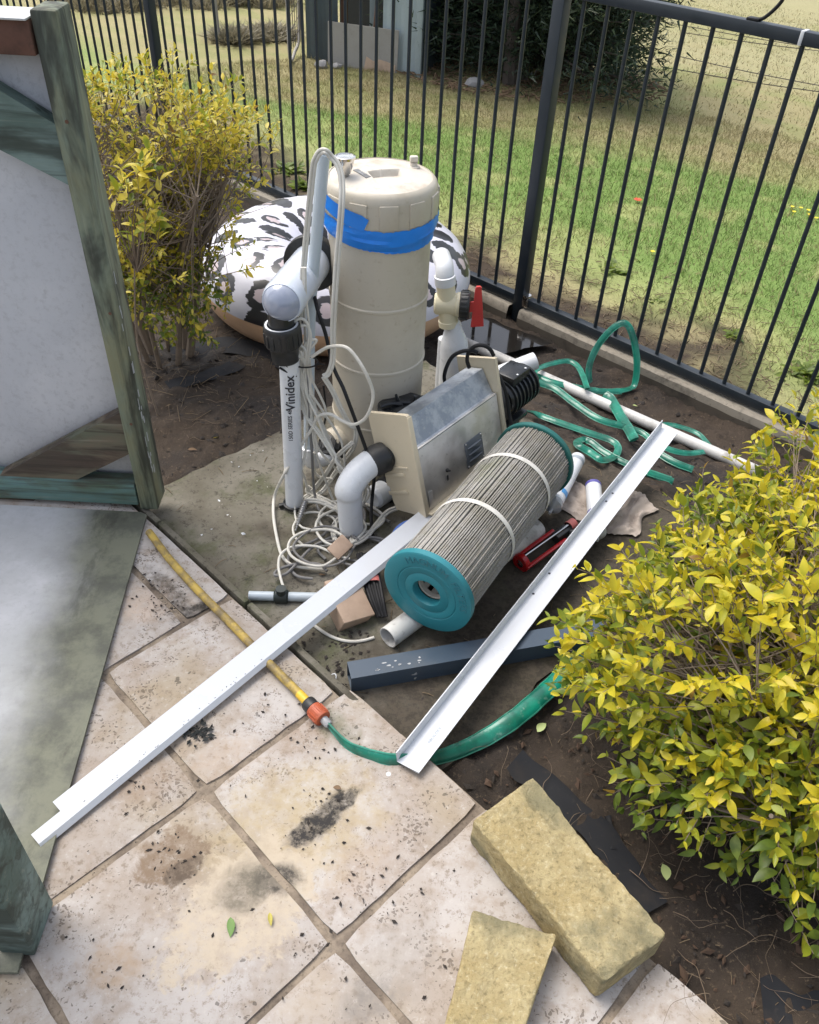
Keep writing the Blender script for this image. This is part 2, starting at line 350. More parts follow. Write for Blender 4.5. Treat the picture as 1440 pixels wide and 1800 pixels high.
def m_pleat():
    t = NT('pleated_paper'); c = t.obj(); P = t.pos(); a = t.noise(c, 6, 6, .6); b = t.noise(t.map(P, (1, 1, 1)), 26, 5, .7); d = t.noise(P, 120, 4, .7)
    col = t.mix(t.ramp(a, .4, .65), (.355, .34, .31), (.265, .25, .215)); col = t.mix(t.ramp(b, .46, .7, 0, .65), col, (.27, .25, .19)); col = t.mix(t.ramp(d, .5, .7, 0, .6), col, (.14, .13, .11)); col = t.mix(t.ramp(t.noise(c, 4, 5, .6), .55, .7, 0, .6), col, (.2, .21, .13))
    t.bump(d, .4, .001); return t.fin(col, .9, 0, .15)
M['pleat'] = m_pleat()
M['band'] = simple('pale_band', (.62, .6, .55), .7, (.3, .28, .22), .5, 20, .2)
M['core'] = simple('dusty_core', (.48, .43, .36), .8)
def m_galv(name, c0, c1, rough):
    t = NT(name); c = t.obj(); v = t.vor(c, 95, 'SMOOTH_F1'); a = t.noise(c, 18, 6, .65); b = t.noise(c, 70, 5, .7); e = t.noise(t.map(c, (8, 90, 90)), 1, 4, .6)
    col = t.mix(t.ramp(a, .38, .62), c0, c1); col = t.mix(t.ramp(b, .56, .72, 0, .4), col, (.62, .62, .6)); col = t.mix(t.ramp(e, .6, .75, 0, .4), col, (.18, .18, .17))
    t.bump(b, .1, .0008); return t.fin(col, t.ramp(a, .3, .7, rough-.1, rough+.14), .82, .5)
M['galv'] = m_galv('galvanised_steel', (.28, .31, .35), (.46, .49, .52), .5)
M['alu'] = m_galv('bare_aluminium', (.56, .55, .53), (.66, .645, .62), .45)
M['grill'] = simple('grey_vent_plate', (.10, .115, .13), .45, (.2, .2, .2), .3)
M['bluetube'] = simple('slate_blue_steel', (.045, .068, .098), .4, (.10, .10, .09), .35, 10, .06)
M['scuff'] = simple('paint_scuff', (.42, .43, .44), .6)
M['sandst'] = None
def m_sand():
    t = NT('yellow_sandstone'); P = t.obj(); a = t.noise(P, 9, 6, .65); b = t.noise(P, 30, 6, .75); c = t.noise(P, 100, 5, .8)
    col = t.mix(t.ramp(a, .38, .62), (.40, .315, .155), (.47, .39, .215)); col = t.mix(t.ramp(b, .47, .66, 0, .6), col, (.28, .23, .125)); col = t.mix(t.ramp(c, .53, .64, 0, .65), col, (.19, .155, .08)); col = t.mix(t.ramp(c, .36, .46, .55, 0), col, (.60, .53, .36))
    col = t.mix(t.ramp(t.noise(P, 6, 5, .6), .5, .66, 0, .75), col, (.18, .17, .105))
    t.bump(t.math('ADD', b, t.math('MULTIPLY', c, .8)), 1.0, .007); return t.fin(col, .93, 0, .15)
M['sandst'] = m_sand()
def m_hose(name, col, rough, trans):
    t = NT(name); c = t.obj(); a = t.noise(c, 14, 5, .6); b = t.noise(c, 45, 5, .7)
    cc = t.mix(t.ramp(a, .38, .64), col, tuple(x*.5 for x in col)); cc = t.mix(t.ramp(b, .56, .72, 0, .4), cc, (.35, .5, .42)); t.bump(a, .5, .004)
    return t.fin(cc, rough, 0, .6, Transmission_Weight=trans, Coat_Weight=.12)
M['flathose'] = m_hose('green_layflat', (.005, .225, .145), .3, .1)
M['hoseedge'] = m_hose('pale_hose_edge', (.05, .32, .22), .35, .1)
def m_yhose():
    t = NT('mouldy_yellow_hose'); P = t.pos(); a = t.noise(P, 30, 6, .7); b = t.noise(P, 9, 5, .6)
    col = t.mix(t.ramp(a, .4, .62), (.47, .33, .07), (.24, .175, .07)); col = t.mix(t.ramp(b, .46, .62, 0, .85), col, (.13, .1, .06)); t.bump(a, .3, .001); return t.fin(col, .55, 0, .4)
M['yhose'] = m_yhose(); M['yfresh'] = simple('yellow_hose', (.72, .46, .03), .4, (.3, .2, .05), .3)
M['orange'] = simple('orange_connector', (.42, .085, .03), .45, (.2, .08, .05), .5, 20)
M['cable'] = simple('white_cable', (.58, .56, .50), .45, (.30, .26, .2), .45, 8, .05); M['dome'] = simple('smoky_dome', (.27, .30, .38), .14, (.5, .52, .55), .5, 12, .04, Coat_Weight=.6)
M['greycable'] = simple('grey_cable', (.17, .165, .16), .5, (.1, .09, .08), .4)
M['pinktape'] = simple('pink_tape', (.55, .16, .14), .6); M['bluedisc'] = simple('blue_reel_plastic', (.01, .10, .42), .35); M['greenclip'] = simple('black_tape', (.012, .022, .022), .45)
M['brownbox'] = simple('tan_junction_box', (.42, .30, .215), .55, (.15, .1, .07), .4, 12, .08)
M['rag'] = simple('dirty_rag', (.40, .34, .29), .95, (.15, .12, .1), .8, 14, .6); M['purple'] = simple('purple_label', (.09, .08, .30), .4); M['bluelabel'] = simple('blue_print', (.06, .27, .58), .4); M['greylabel'] = simple('grey_print', (.32, .36, .40), .45); M['clearplastic'] = simple('clear_plastic_nozzle', (.62, .63, .64), .2, Transmission_Weight=.5)
M['housing'] = simple('frosted_housing', (.60, .65, .73), .16, (.36, .38, .42), .5, 6, .04, Coat_Weight=.6)
M['sheet'] = simple('black_mat_and_shade', (.014, .015, .018), .72, (.05, .042, .035), .6, 9, .4, spec=.25)
M['ink'] = simple('black_ink', (.03, .03, .035), .6, amt=0)
M['steelscrew'] = simple('zinc_screw', (.5, .5, .5), .35, (.2, .2, .2), .3, metal=.9)
M['puddle'] = simple('puddle_water', (.016, .014, .012), .03, (.02, .02, .02), .1, bump=.02, spec=.6)
def m_leaf(name, c0, c1, c2):
    t = NT(name); oi = t.n('ShaderNodeObjectInfo').outputs['Random']; ri = t.n('ShaderNodeNewGeometry').outputs['Random Per Island']
    r = t.math('FRACT', t.math('ADD', oi, ri)); a = t.noise(t.pos(), 22, 3, .5)
    col = t.mix(t.ramp(r, .1, .9), c0, c1); col = t.mix(t.ramp(a, .45, .68, 0, .85), col, c2); col = t.mix(t.ramp(t.noise(t.pos(), 240, 3, .6), .66, .74, 0, .5), col, (.2, .12, .03))
    t.bump(t.noise(t.pos(), 160, 2, .5), .15, .001)
    t.fin(col, .4, 0, .4)
    tr = t.n('ShaderNodeBsdfTranslucent'); t.put(tr.inputs[0], col); ms = t.n('ShaderNodeMixShader'); ms.inputs[0].default_value = .38
    t.l(t.p.outputs[0], ms.inputs[1]); t.l(tr.outputs[0], ms.inputs[2]); t.l(ms.outputs[0], t.out.inputs[0]); return t.m
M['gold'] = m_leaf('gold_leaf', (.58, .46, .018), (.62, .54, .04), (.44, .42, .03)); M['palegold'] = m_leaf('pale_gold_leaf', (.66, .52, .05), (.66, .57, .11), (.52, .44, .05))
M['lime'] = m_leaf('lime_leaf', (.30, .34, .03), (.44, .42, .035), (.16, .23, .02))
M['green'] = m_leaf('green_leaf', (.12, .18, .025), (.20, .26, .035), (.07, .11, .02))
M['brownleaf'] = m_leaf('browned_leaf', (.28, .16, .03), (.36, .24, .04), (.16, .09, .03))
M['twig'] = simple('grey_brown_twig', (.20, .155, .115), .85, (.09, .07, .05), .7, 20, .4)
M['paletwig'] = simple('pale_twig', (.34, .28, .205), .85, (.14, .1, .07), .7, 20, .4)
M['rootm'] = simple('thin_root', (.19, .14, .095), .9, (.08, .055, .04), .8, 30, .2); M['straw'] = simple('dry_straw', (.19, .14, .085), .9, (.1, .075, .05), .8, 3, .2)
M['crumb'] = simple('soil_crumb', (.03, .024, .02), .95, (.07, .055, .04), .5, 60, .2)
M['mulchchip'] = simple('mulch_chip', (.075, .045, .028), .9, (.03, .02, .015), .6, 20); M['char'] = simple('charred_leaves', (.012, .014, .013), .7, (.05, .05, .045), .5, 60)
M['dryleaf'] = simple('dry_leaf', (.16, .10, .055), .8); M['greenleaf'] = simple('fallen_green_leaf', (.10, .20, .035), .5, (.2, .25, .1), .4, 40); M['yellowleaf'] = simple('fallen_yellow_leaf', (.42, .36, .05), .5); M['paleleaf'] = simple('fallen_pale_leaf', (.36, .42, .17), .5)
def m_attr(name, rough, fine=60, sub=.35, trans=0):
    t = NT(name); a = t.n('ShaderNodeAttribute', attribute_name='tint'); c = t.noise(t.pos(), fine, 5, .7); b = t.noise(t.pos(), 7, 5, .65)
    col = t.mix(t.ramp(c, .5, .72, 0, sub), a.outputs['Color'], (.06, .05, .03)); col = t.mix(t.ramp(b, .5, .7, 0, sub*.7), col, (.30, .26, .14)); t.bump(c, .7, .01)
    t.fin(col, rough, 0, .2)
    if trans:
        tr = t.n('ShaderNodeBsdfTranslucent'); t.put(tr.inputs[0], a.outputs['Color']); ms = t.n('ShaderNodeMixShader'); ms.inputs[0].default_value = trans
        t.l(t.p.outputs[0], ms.inputs[1]); t.l(tr.outputs[0], ms.inputs[2]); t.l(ms.outputs[0], t.out.inputs[0])
    return t.m
M['field'] = m_attr('paddock_turf', .95, 55); M['blade'] = m_attr('grass_blade', .7, 30, .1, .35)
def m_ring():
    t = NT('leopard_vinyl'); uv = t.n('ShaderNodeUVMap').outputs[0]; P = t.pos()
    w = t.n('ShaderNodeTexNoise'); t.l(uv, w.inputs['Vector']); w.inputs['Scale'].default_value = 60; w.inputs['Detail'].default_value = 2
    vm = t.n('ShaderNodeVectorMath', operation='SUBTRACT'); t.l(w.outputs['Color'], vm.inputs[0]); vm.inputs[1].default_value = (.5, .5, .5)
    vs = t.n('ShaderNodeVectorMath', operation='SCALE'); t.l(vm.outputs[0], vs.inputs[0]); vs.inputs['Scale'].default_value = .016
    va = t.n('ShaderNodeVectorMath', operation='ADD'); t.l(uv, va.inputs[0]); t.l(vs.outputs[0], va.inputs[1])
    vo = t.vor(t.map(va.outputs[0], (23, 8.2, 1)), 1., 'F1', .7, '2D'); d = vo.outputs['Distance']
    cs = t.n('ShaderNodeSeparateColor'); t.l(vo.outputs['Color'], cs.inputs[0])
    size = t.math('ADD', t.math('MULTIPLY', cs.outputs[0], .14), .32)
    outer = t.ramp(t.math('SUBTRACT', d, size), -.015, .015, 1, 0); inner = t.ramp(t.math('SUBTRACT', d, t.math('MULTIPLY', size, .46)), -.015, .015, 1, 0)
    gap = t.ramp(t.noise(t.map(uv, (1.4, .6, 1)), 24, 1, .4), .50, .53, 1, 0)
    ring = t.math('MULTIPLY', outer, t.math('SUBTRACT', 1., t.math('MULTIPLY', inner, 1.)))
    ring = t.math('MULTIPLY', ring, t.math('MAXIMUM', gap, t.math('GREATER_THAN', cs.outputs[1], .42)))
    solid = t.math('MULTIPLY', outer, t.math('GREATER_THAN', cs.outputs[2], .66)); ring = t.math('MAXIMUM', ring, solid)
    col = t.mix(t.math('MULTIPLY', inner, .75), (.60, .595, .66), (.46, .35, .34)); col = t.mix(ring, col, (.028, .028, .03))
    sx = t.n('ShaderNodeSeparateXYZ'); t.l(uv, sx.inputs[0]); low = t.math('LESS_THAN', sx.outputs[1], .0)
    col = t.mix(low, col, (.62, .40, .25)); t.bump(t.noise(t.map(uv, (60, 4, 1)), 1, 3, .5), .12, .01)
    return t.fin(col, .34, 0, .4, Coat_Weight=.1)
M['ring'] = m_ring()
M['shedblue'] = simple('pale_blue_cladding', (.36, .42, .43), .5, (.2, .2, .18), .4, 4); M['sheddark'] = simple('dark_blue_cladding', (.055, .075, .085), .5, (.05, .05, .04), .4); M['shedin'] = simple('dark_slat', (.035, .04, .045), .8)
M['concsheet'] = simple('grey_sheet', (.34, .32, .29), .85, (.2, .17, .13), .6, 3, .4); M['peach'] = simple('peach_core', (.55, .40, .29), .9); M['rust'] = simple('rusty_steel', (.13, .065, .04), .8); M['rock'] = simple('grey_rock', (.3, .29, .28), .9, (.12, .1, .1), .6, 5, .6)
M['wire'] = simple('fence_wire', (.07, .06, .05), .7); M['needle'] = m_leaf('conifer_needles', (.030, .050, .030), (.055, .085, .048), (.022, .034, .024)); M['bark'] = simple('conifer_bark', (.07, .055, .045), .9, (.03, .025, .02), .7, 12, .6)
M['needle2'] = m_leaf('pale_needles', (.07, .10, .055), (.10, .12, .06), (.05, .07, .04))
M['poppy'] = simple('red_petals', (.7, .07, .02), .5); M['yflower'] = simple('yellow_petals', (.8, .6, .02), .5)
M['scrub'] = m_leaf('dry_scrub', (.24, .215, .14), (.30, .26, .17), (.16, .15, .1))

# ------------------------------------------------------------------ setting: field, soil, slab, pavers
def grid_obj(name, X, Y, Z, mat, kind='structure', tint=None):
    n, m = X.shape; me = bpy.data.meshes.new(name); V = np.stack([X, Y, Z], -1).reshape(-1, 3)
    i = np.arange(n*m).reshape(n, m); F = np.stack([i[:-1, :-1], i[1:, :-1], i[1:, 1:], i[:-1, 1:]], -1).reshape(-1, 4)
    me.vertices.add(len(V)); me.vertices.foreach_set('co', V.ravel()); me.loops.add(F.size); me.loops.foreach_set('vertex_index', F.ravel().astype(np.int32))
    me.polygons.add(len(F)); me.polygons.foreach_set('loop_start', np.arange(0, F.size, 4, dtype=np.int32)); me.polygons.foreach_set('use_smooth', np.ones(len(F), bool))
    me.materials.append(mat); me.update(calc_edges=True); me.validate()
    if tint is not None:
        a = me.color_attributes.new('tint', 'FLOAT_COLOR', 'POINT'); a.data.foreach_set('color', np.concatenate([tint.reshape(-1, 3), np.ones((len(V), 1))], 1).ravel())
    o = bpy.data.objects.new(name, me); COL.objects.link(o); o['kind'] = kind; return o
def vnoise(X, Y, s, seed=0):                             # cheap smooth value noise
    r = np.random.default_rng(seed).random((256, 256)); x = X*s+1000; y = Y*s+1000
    xi = np.floor(x).astype(int); yi = np.floor(y).astype(int); fx = x-xi; fy = y-yi; fx = fx*fx*(3-2*fx); fy = fy*fy*(3-2*fy)
    g = lambda a, b: r[a % 256, b % 256]
    return (g(xi, yi)*(1-fx)+g(xi+1, yi)*fx)*(1-fy)+(g(xi, yi+1)*(1-fx)+g(xi+1, yi+1)*fx)*fy
def fbm(X, Y, s, seed=0, o=4): return sum(vnoise(X, Y, s*2**k, seed+k)*.5**k for k in range(o))/sum(.5**k for k in range(o))
def field_tint(t, o):
    n1 = fbm(t, o, 1.6, 3); n2 = fbm(t, o, .55, 9); n3 = fbm(t, o, 5, 21)
    dirt = V3(.062, .046, .033); dry = V3(.33, .285, .15); lime = V3(.285, .32, .12); green = V3(.155, .245, .062); tan = V3(.325, .30, .165); olive = V3(.27, .265, .115)
    def mx(a, b, f): return a*(1-f[..., None])+b*f[..., None]
    oo = o+(n2-.5)*1.1+(n1-.5)*.6
    gl = np.clip(1.0+.6*(t+5), .85, 3.2)
    c = np.broadcast_to(dirt, t.shape+(3,)).copy()
    c = mx(c, mx(np.broadcast_to(dry, c.shape), np.broadcast_to(dirt, c.shape), sstep(.45, .6, n3)), sstep(.12, .5, oo))
    c = mx(c, np.broadcast_to(lime, c.shape), sstep(.32, .8, oo)*sstep(.28, .5, n1+.14))
    c = mx(c, np.broadcast_to(green, c.shape), sstep(.6, 1.2, oo)*sstep(.34, .5, n3+.05)*.9)
    c = mx(c, np.broadcast_to(olive, c.shape), sstep(0, .7, oo-gl)*sstep(.2, .55, n1+.15))
    c = mx(c, np.broadcast_to(dry, c.shape), sstep(.1, .9, oo-gl)*sstep(.42, .62, n3+.06)*.85)
    c = mx(c, np.broadcast_to(tan, c.shape), sstep(3.6, 4.8, oo-gl)*sstep(.25, .6, n1+.14)*.85)
    c = mx(c, np.broadcast_to(olive, c.shape), sstep(7.5, 9, oo)*sstep(.5, .62, n2)*.7)
    return c
def ease(n, a, near): x = np.linspace(-1, 1, n); return np.sign(x)*(near*np.abs(x)+(a-near)*np.abs(x)**6)
tt = ease(321, 420, 13)-1.5; oo = np.concatenate([np.linspace(-.02, 12, 241), 12+(np.linspace(0, 1, 60)[1:]**2.5)*430])
Tg, Og = np.meshgrid(tt, oo, indexing='ij'); Xg = FN[0]*(FD+Og)+FT[0]*Tg; Yg = FN[1]*(FD+Og)+FT[1]*Tg
Zg = field_z(Tg, Og)+(fbm(Tg, Og, 3, 40)-.5)*.06*sstep(.05, .6, Og)+(fbm(Tg, Og, .2, 50)-.5)*.5*sstep(6, 14, Og)
grid_obj('field', Xg, Yg, Zg, M['field'], tint=field_tint(Tg, Og))
xs = np.arange(-4.2, 3.2, .022); ys = np.arange(.1, 6.6, .022); X, Y = np.meshgrid(xs, ys, indexing='ij')
S = FD-(FN[0]*X+FN[1]*Y)
Z = soil_z(X, Y)+(fbm(X, Y, 7, 60)-.5)*.05+(fbm(X, Y, 32, 70, 3)-.5)*.036
Uu = ((X-GO[0])*GU[0]+(Y-GO[1])*GU[1])/GS; Vv = ((X-GO[0])*GW[0]+(Y-GO[1])*GW[1])/GS
under = ((Vv < .93) | ((Uu > 1.35) & (Vv < 1.0))); Z = np.where(under, -.075, Z)
ins = (Uu > SLAB[0]+.05+.25*(fbm(X, Y, 4, 90)-.5)) & (Uu < SLAB[1]-.03) & (Vv > SLAB[2]-.03) & (Vv < SLAB[3]-.03); Z = np.where(ins, np.minimum(Z, -.085), Z)
Z = np.where(S < -.01, -.45, Z)
grid_obj('garden_soil', X, Y, Z, M['soil'])
b = MB()
for (u0, u1, v0, v1) in [SLAB]:
    n = 30; top = [(u0+(u1-u0)*i/n, v0+(v1-v0)*j/n) for i in range(n+1) for j in range(n+1)]; V = []; F = []
    for k, (u, v) in enumerate(top):
        e = min(u-u0, u1-u, v-v0, v1-v); xy = uv2xy(u+(random.uniform(-.02, .02) if e < 1e-6 else 0), v+(random.uniform(-.012, .012) if e < 1e-6 else 0))
        V.append((xy[0], xy[1], SLABZ-(.006 if e < 1e-6 else 0)+random.uniform(-.0012, .0012)))
    F = [[i*(n+1)+j, (i+1)*(n+1)+j, (i+1)*(n+1)+j+1, i*(n+1)+j+1] for i in range(n) for j in range(n)]
    rim = [i*(n+1) for i in range(n+1)]+[n*(n+1)+j for j in range(1, n+1)]+[i*(n+1)+n for i in range(n-1, -1, -1)]+[j for j in range(n-1, 0, -1)]
    o = len(V); V += [(V[k][0], V[k][1], -.2) for k in rim]; L = len(rim)
    F += [[rim[k], o+k, o+(k+1) % L, rim[(k+1) % L]] for k in range(L)]; b.add(V, F)
slab = part('concrete_slab', b, M['slab'], None); slab['kind'] = 'structure'
# pavement
pav = bpy.data.objects.new('pavement', None); COL.objects.link(pav); pav['kind'] = 'structure'
bed = MB(); q = [uv2xy(-5, -5), uv2xy(6, -5), uv2xy(6, .955), uv2xy(1.42, .955), uv2xy(1.42, .87), uv2xy(-5, .87)]
bed.prism([tuple(a) for a in q], .05, frame((0, 0, -.0592), (0, 0, 1), (1, 0, 0))); part('mortar_bed', bed, M['mortar'], pav)
def paver(u0, u1, v0, v1, n=10):
    g = .016; u0 += g; u1 -= g; v0 += g; v1 -= g; b = MB(); V = []; F = []
    zt = random.uniform(-.0015, .0015); tx, ty = random.uniform(-.002, .002), random.uniform(-.002, .002)
    for i in range(n+1):
        for j in range(n+1):
            u = u0+(u1-u0)*i/n; v = v0+(v1-v0)*j/n; ed = i in (0, n) or j in (0, n); co = i in (0, n) and j in (0, n)
            xy = uv2xy(u, v)
            w = .006*(fbm(np.array(xy[0]), np.array(xy[1]), 30, 5, 3)-.5)+random.uniform(0, .0025)
            if ed:
                k = V3(u0+(u1-u0)/2-u, v0+(v1-v0)/2-v); k = k/np.linalg.norm(k); xy = xy+(GU*k[0]+GW*k[1])*(abs(w)+(.006 if co else 0))
            V.append((xy[0], xy[1], zt+tx*(i/n-.5)+ty*(j/n-.5)-(.0045 if ed else 0)+random.uniform(-.0006, .0006)))
    F = [[i*(n+1)+j, (i+1)*(n+1)+j, (i+1)*(n+1)+j+1, i*(n+1)+j+1] for i in range(n) for j in range(n)]
    rim = [i*(n+1) for i in range(n+1)]+[n*(n+1)+j for j in range(1, n+1)]+[i*(n+1)+n for i in range(n-1, -1, -1)]+[j for j in range(n-1, 0, -1)]
    o = len(V); V += [(V[k][0], V[k][1], -.042) for k in rim]; L = len(rim); F += [[rim[k], o+k, o+(k+1) % L, rim[(k+1) % L]] for k in range(L)]
    b.add(V, F); part('paver', b, M['paver'], pav)
rows = {-1: [(.55, .885), (-.45, .55), (-1.45, -.45), (-2.45, -1.45)], -2: [(-.1, .885), (-1.1, -.1), (-2.1, -1.1)], 0: [(0, .885), (-1, 0), (-2, -1), (-3, -2)], 1: [(0, .965), (-1, 0), (-2, -1), (-3, -2)],
        2: [(0, .985), (-1, 0), (-2, -1)], 3: [(0, .985), (-1, 0), (-2, -1)], 4: [(0, .985), (-1, 0)], -3: [(-.1, .885), (-1.1, -.1), (-2.1, -1.1)]}
for u, L in rows.items():
    for v0, v1 in L: paver(u, u+1, v0, v1, 10 if abs(v1-v0) > .5 else 7)
b = MB()                                                   # thin raised kerb between pavers and slab
for (u0, u1) in ((-1.9, -.9), (-.88, .1), (.12, 1.38)):
    c = uv2xy((u0+u1)/2, .915); b.box(((u1-u0)*GS, .018, .06), frame((c[0], c[1], -.034+random.uniform(-.004, .003)), (0, 0, 1), (GU[0], GU[1], 0)), .004)
kb = part('kerb', b, M['slab'], pav)

# ------------------------------------------------------------------ fence
fe = thing('pool_fence', 'dark tubular metal pool fence crossing the whole picture behind the filter tank', 'fence', (*fxy(-2), -.2))
RM = lambda p, z: frame((p[0], p[1], z), (0, 0, 1), (FT[0], FT[1], 0))
ZB, ZT = -.149, 1.058
POSTS = [-7.45, -4.74, -1.997, .72]
for t0, t1 in zip(POSTS[:-1], POSTS[1:]):
    a, c = t0+.027, t1-.027; p = fxy((a+c)/2)
    for z in (ZB, ZT): part('rail', MB().box((c-a, .038, .038), RM(p, z), .003), M['fence'], fe)
for t in POSTS:
    p = fxy(t); po = part('post', MB().box((.05, .05, 1.46), RM(p, .40), .004), M['fence'], fe)
    part('cap', MB().box((.054, .054, .012), RM(p, 1.137), .004), M['fence'], po)
    b = MB(); pp = fxy(t+.04, .012); b.box((.03, .03, .05), RM(pp, ZB+.005), .004); b.lathe([(.0001, 0), (.018, 0), (.018, .006), (.0001, .006)], RM(pp, ZB+.031), 16); part('rail_bracket', b, M['chrome'] if t == -1.997 else M['fence'], po)
for i in range(-80, 24):
    t = (-1.599+.1009*i) if i > -4 else (-2.15-.0993*(-5-i))
    if i in (-4,) or min(abs(t-q) for q in POSTS) < .06 or t < -7.4 or t > .69: continue
    b = MB(); p = fxy(t); b.tube([(p[0], p[1], ZB+.017), (p[0], p[1], ZT-.017)], .008, 8, False); part('bar', b, M['fence'], fe)
b = MB(); p = fxy(-1.10); b.box((.012, .041, .041), RM(p, ZT), .002); part('joint_tape', b, M['white'], fe)
hk = MB(); p = fxy(-1.27); q0 = V3(p[0], p[1], ZT+.022)
tv = V3(FT[0], FT[1], 0); hk.tube(crom([q0+V3(0, 0, -.002), q0+tv*.035+V3(0, 0, .012), q0+tv*.075+V3(0, 0, .07), q0+tv*.075+V3(0, 0, .15), q0+tv*.03+V3(0, 0, .20), q0-tv*.04+V3(0, 0, .19), q0-tv*.075+V3(0, 0, .12), q0-tv*.07+V3(0, 0, .06)], 6), .006, 8)
hk.box((.04, .03, .008), RM(p, ZT+.023), .002)
solo('hook', hk, M['rubber'], 'black looped hook standing on the top rail of the fence', 'hook', q0)
sl = thing('edging_wall', 'long low concrete edging under the bottom rail of the fence', 'edging', (*fxy(-2, .02), -.4))
for t0, t1 in zip(POSTS[:-1], POSTS[1:]):
    p = fxy((t0+t1)/2, .015); L = t1-t0-.06
    b = MB(); n = 40
    V = []; F = []
    for i in range(n+1):
        t = t0+.03+L*i/n
        for (s, z) in ((.055, -.42), (.055+random.uniform(-.004, .003), -.215), (.05+random.uniform(-.004, .003), -.186), (.04, -.180+random.uniform(-.002, .002)), (-.035, -.182), (-.035, -.42)):
            w = fxy(t, s); V.append((w[0], w[1], z))
    for i in range(n):
        for j in range(5): F.append([i*6+j, i*6+j+1, (i+1)*6+j+1, (i+1)*6+j]); b.m.append(0) if False else None
    for i in range(n):
        for j in range(5):
            pass
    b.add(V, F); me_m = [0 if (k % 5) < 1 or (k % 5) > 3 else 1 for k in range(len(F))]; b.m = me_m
    part('edging_plank', b, [M['sleeper'], M['sleepertop']], sl)

# ------------------------------------------------------------------ timber and sheet enclosure on the left
en = thing('pump_enclosure', 'weathered green timber frame enclosure lined with pale fibre cement sheet on the left', 'enclosure', (-.75, 1.8, 0))
part('post', MB().box((.052, .086, 1.248), frame((-.743, 1.832, .625), (0, 0, 1), (1, .02, 0)), .006), M['post'], en)
part('post', MB().box((.060, .095, 1.20), frame((-.652, .633, .601), (0, 0, 1), (1, .0, 0)), .004), M['rail'] and M['tealbrace'], en)
def bar(p0, p1, w, d, mat, name='rail', up=(0, -1, 0)):
    p0 = V3(*p0); p1 = V3(*p1); L = np.linalg.norm(p1-p0); Mx = frame((p0+p1)/2, up, p1-p0); return part(name, MB().box((L, w, d), Mx, .003), mat, en)
YP = 1.805
bar((-2.0, YP+.012, .052), (-.7715, YP+.012, .052), .072, .055, M['rail'])
bar((-2.0, YP, 1.200), (-.7715, YP, 1.200), .062, .04, M['redwood'])
part('flashing', MB().box((1.232, .10, .004), frame((-1.388, YP+.02, 1.2335), (0, 0, 1), (1, 0, 0)), .001), M['flash'], en)
part('back_panel', MB().box((1.24, .008, 1.22), frame((-1.392, 1.862, .612), (0, 0, 1), (1, 0, 0)), .001), M['fibro'], en)
def ony(px, py, y): d = ray(px, py); return EYE+d*(y/d[1])
def brace(top_px, bot_px, mat, y0, d, L):               # corner pixels of the two long edges; the right end is cut upright behind the post
    P = []
    for (r_, l_) in (top_px, bot_px):
        a = ony(*r_, YP); c = ony(*l_, YP); k = (c-a)/(c[0]-a[0]); P.append((a+k*(-.752-a[0]), a+k*(-.752-L-a[0])))
    poly = [(P[0][0][0], P[0][0][2]), (P[0][1][0], P[0][1][2]), (P[1][1][0], P[1][1][2]), (P[1][0][0], P[1][0][2])]
    b = MB(); V = [(x, y, z) for y in (y0, y0+d) for x, z in poly]; b.add(V, [[3, 2, 1, 0], [4, 5, 6, 7]]+[[k, (k+1) % 4, 4+(k+1) % 4, 4+k] for k in range(4)]); return part('brace', b, mat, en, 20)
brace(((215, 722), (0, 835)), ((232, 795), (0, 908)), M['brace'], 1.802, .04, .95)
brace(((92, 214), (0, 158)), ((113, 320), (0, 262)), M['tealbrace'], 1.802, .04, 1.1)
b = MB(); fl = [at(258, 905, .012), at(75, 1588, .012)]
b.prism([(fl[0][0], fl[0][1]), (fl[1][0], fl[1][1]-.12), (-2.0, .50), (-2.0, 1.765), (fl[0][0]-.02, 1.765)][::-1], .007, frame((0, 0, .006), (0, 0, 1), (1, 0, 0))); part('floor_panel', b, M['fibro'], en)
b = MB(); part('front_panel', MB().box((1.28, .010, .70), frame((-1.335, .578, .355), (0, 0, 1), (1, 0, 0)), .002), M['plate'], en)
b = MB()
for x, z in ((-.74, 1.05), (-.735, .62), (-.742, .3)): b.lathe([(.0001, .001), (.004, .001), (.004, 0)], frame((x, 1.7885, z), (0, -1, 0)), 10)
part('nail_head', b, M['rust'], en)
b = MB()
for k in range(26):
    z = random.choice((random.uniform(.12, .35), random.uniform(.3, .75))); b.box((.0008, random.uniform(.002, .006), random.uniform(.008, .035)), frame((-.7166, 1.832+random.uniform(-.034, -.012), z), (0, 0, 1), (1, .02, random.uniform(-.05, .05))), 0)
part('paint_fleck', b, M['scuff'], en, kind='stuff')

# ------------------------------------------------------------------ filter tank
TB = V3(-.12, 2.2, SLABZ)
tk = thing('filter_tank', 'tall beige cylindrical pool filter tank wrapped with blue tape under its lid', 'filter tank', TB)
TM = frame(TB, (0, 0, 1), (1, 0, 0))
prof = [(.0001, .0), (.150, .0), (.150, .02), (.138, .035), (.134, .06)]
for z in (.16, .357, .553): prof += [(.1355+.004*z, z-.006), (.1385+.004*z, z-.003), (.1385+.004*z, z+.003), (.1355+.004*z, z+.006)]
prof += [(.1385, .77)]
part('body', MB().lathe(prof, TM, 64), M['tank'], tk)
b = MB(); b.lathe([(.138, .768), (.150, .770), (.1515, .783), (.1505, .845), (.147, .862), (.140, .870), (.134, .873), (.1325, .8705)], TM, 64)
for k in range(12):
    a = 2*math.pi*k/12+.2; b.box((.006, .048, .062), TM@frame((.1500*math.cos(a), .1500*math.sin(a), .818), (0, 0, 1), (math.cos(a), math.sin(a), 0)), .0025)
lr = part('lid_ring', b, M['tank'], tk)
b = MB(); V = []; F = []; nr, na = 34, 120
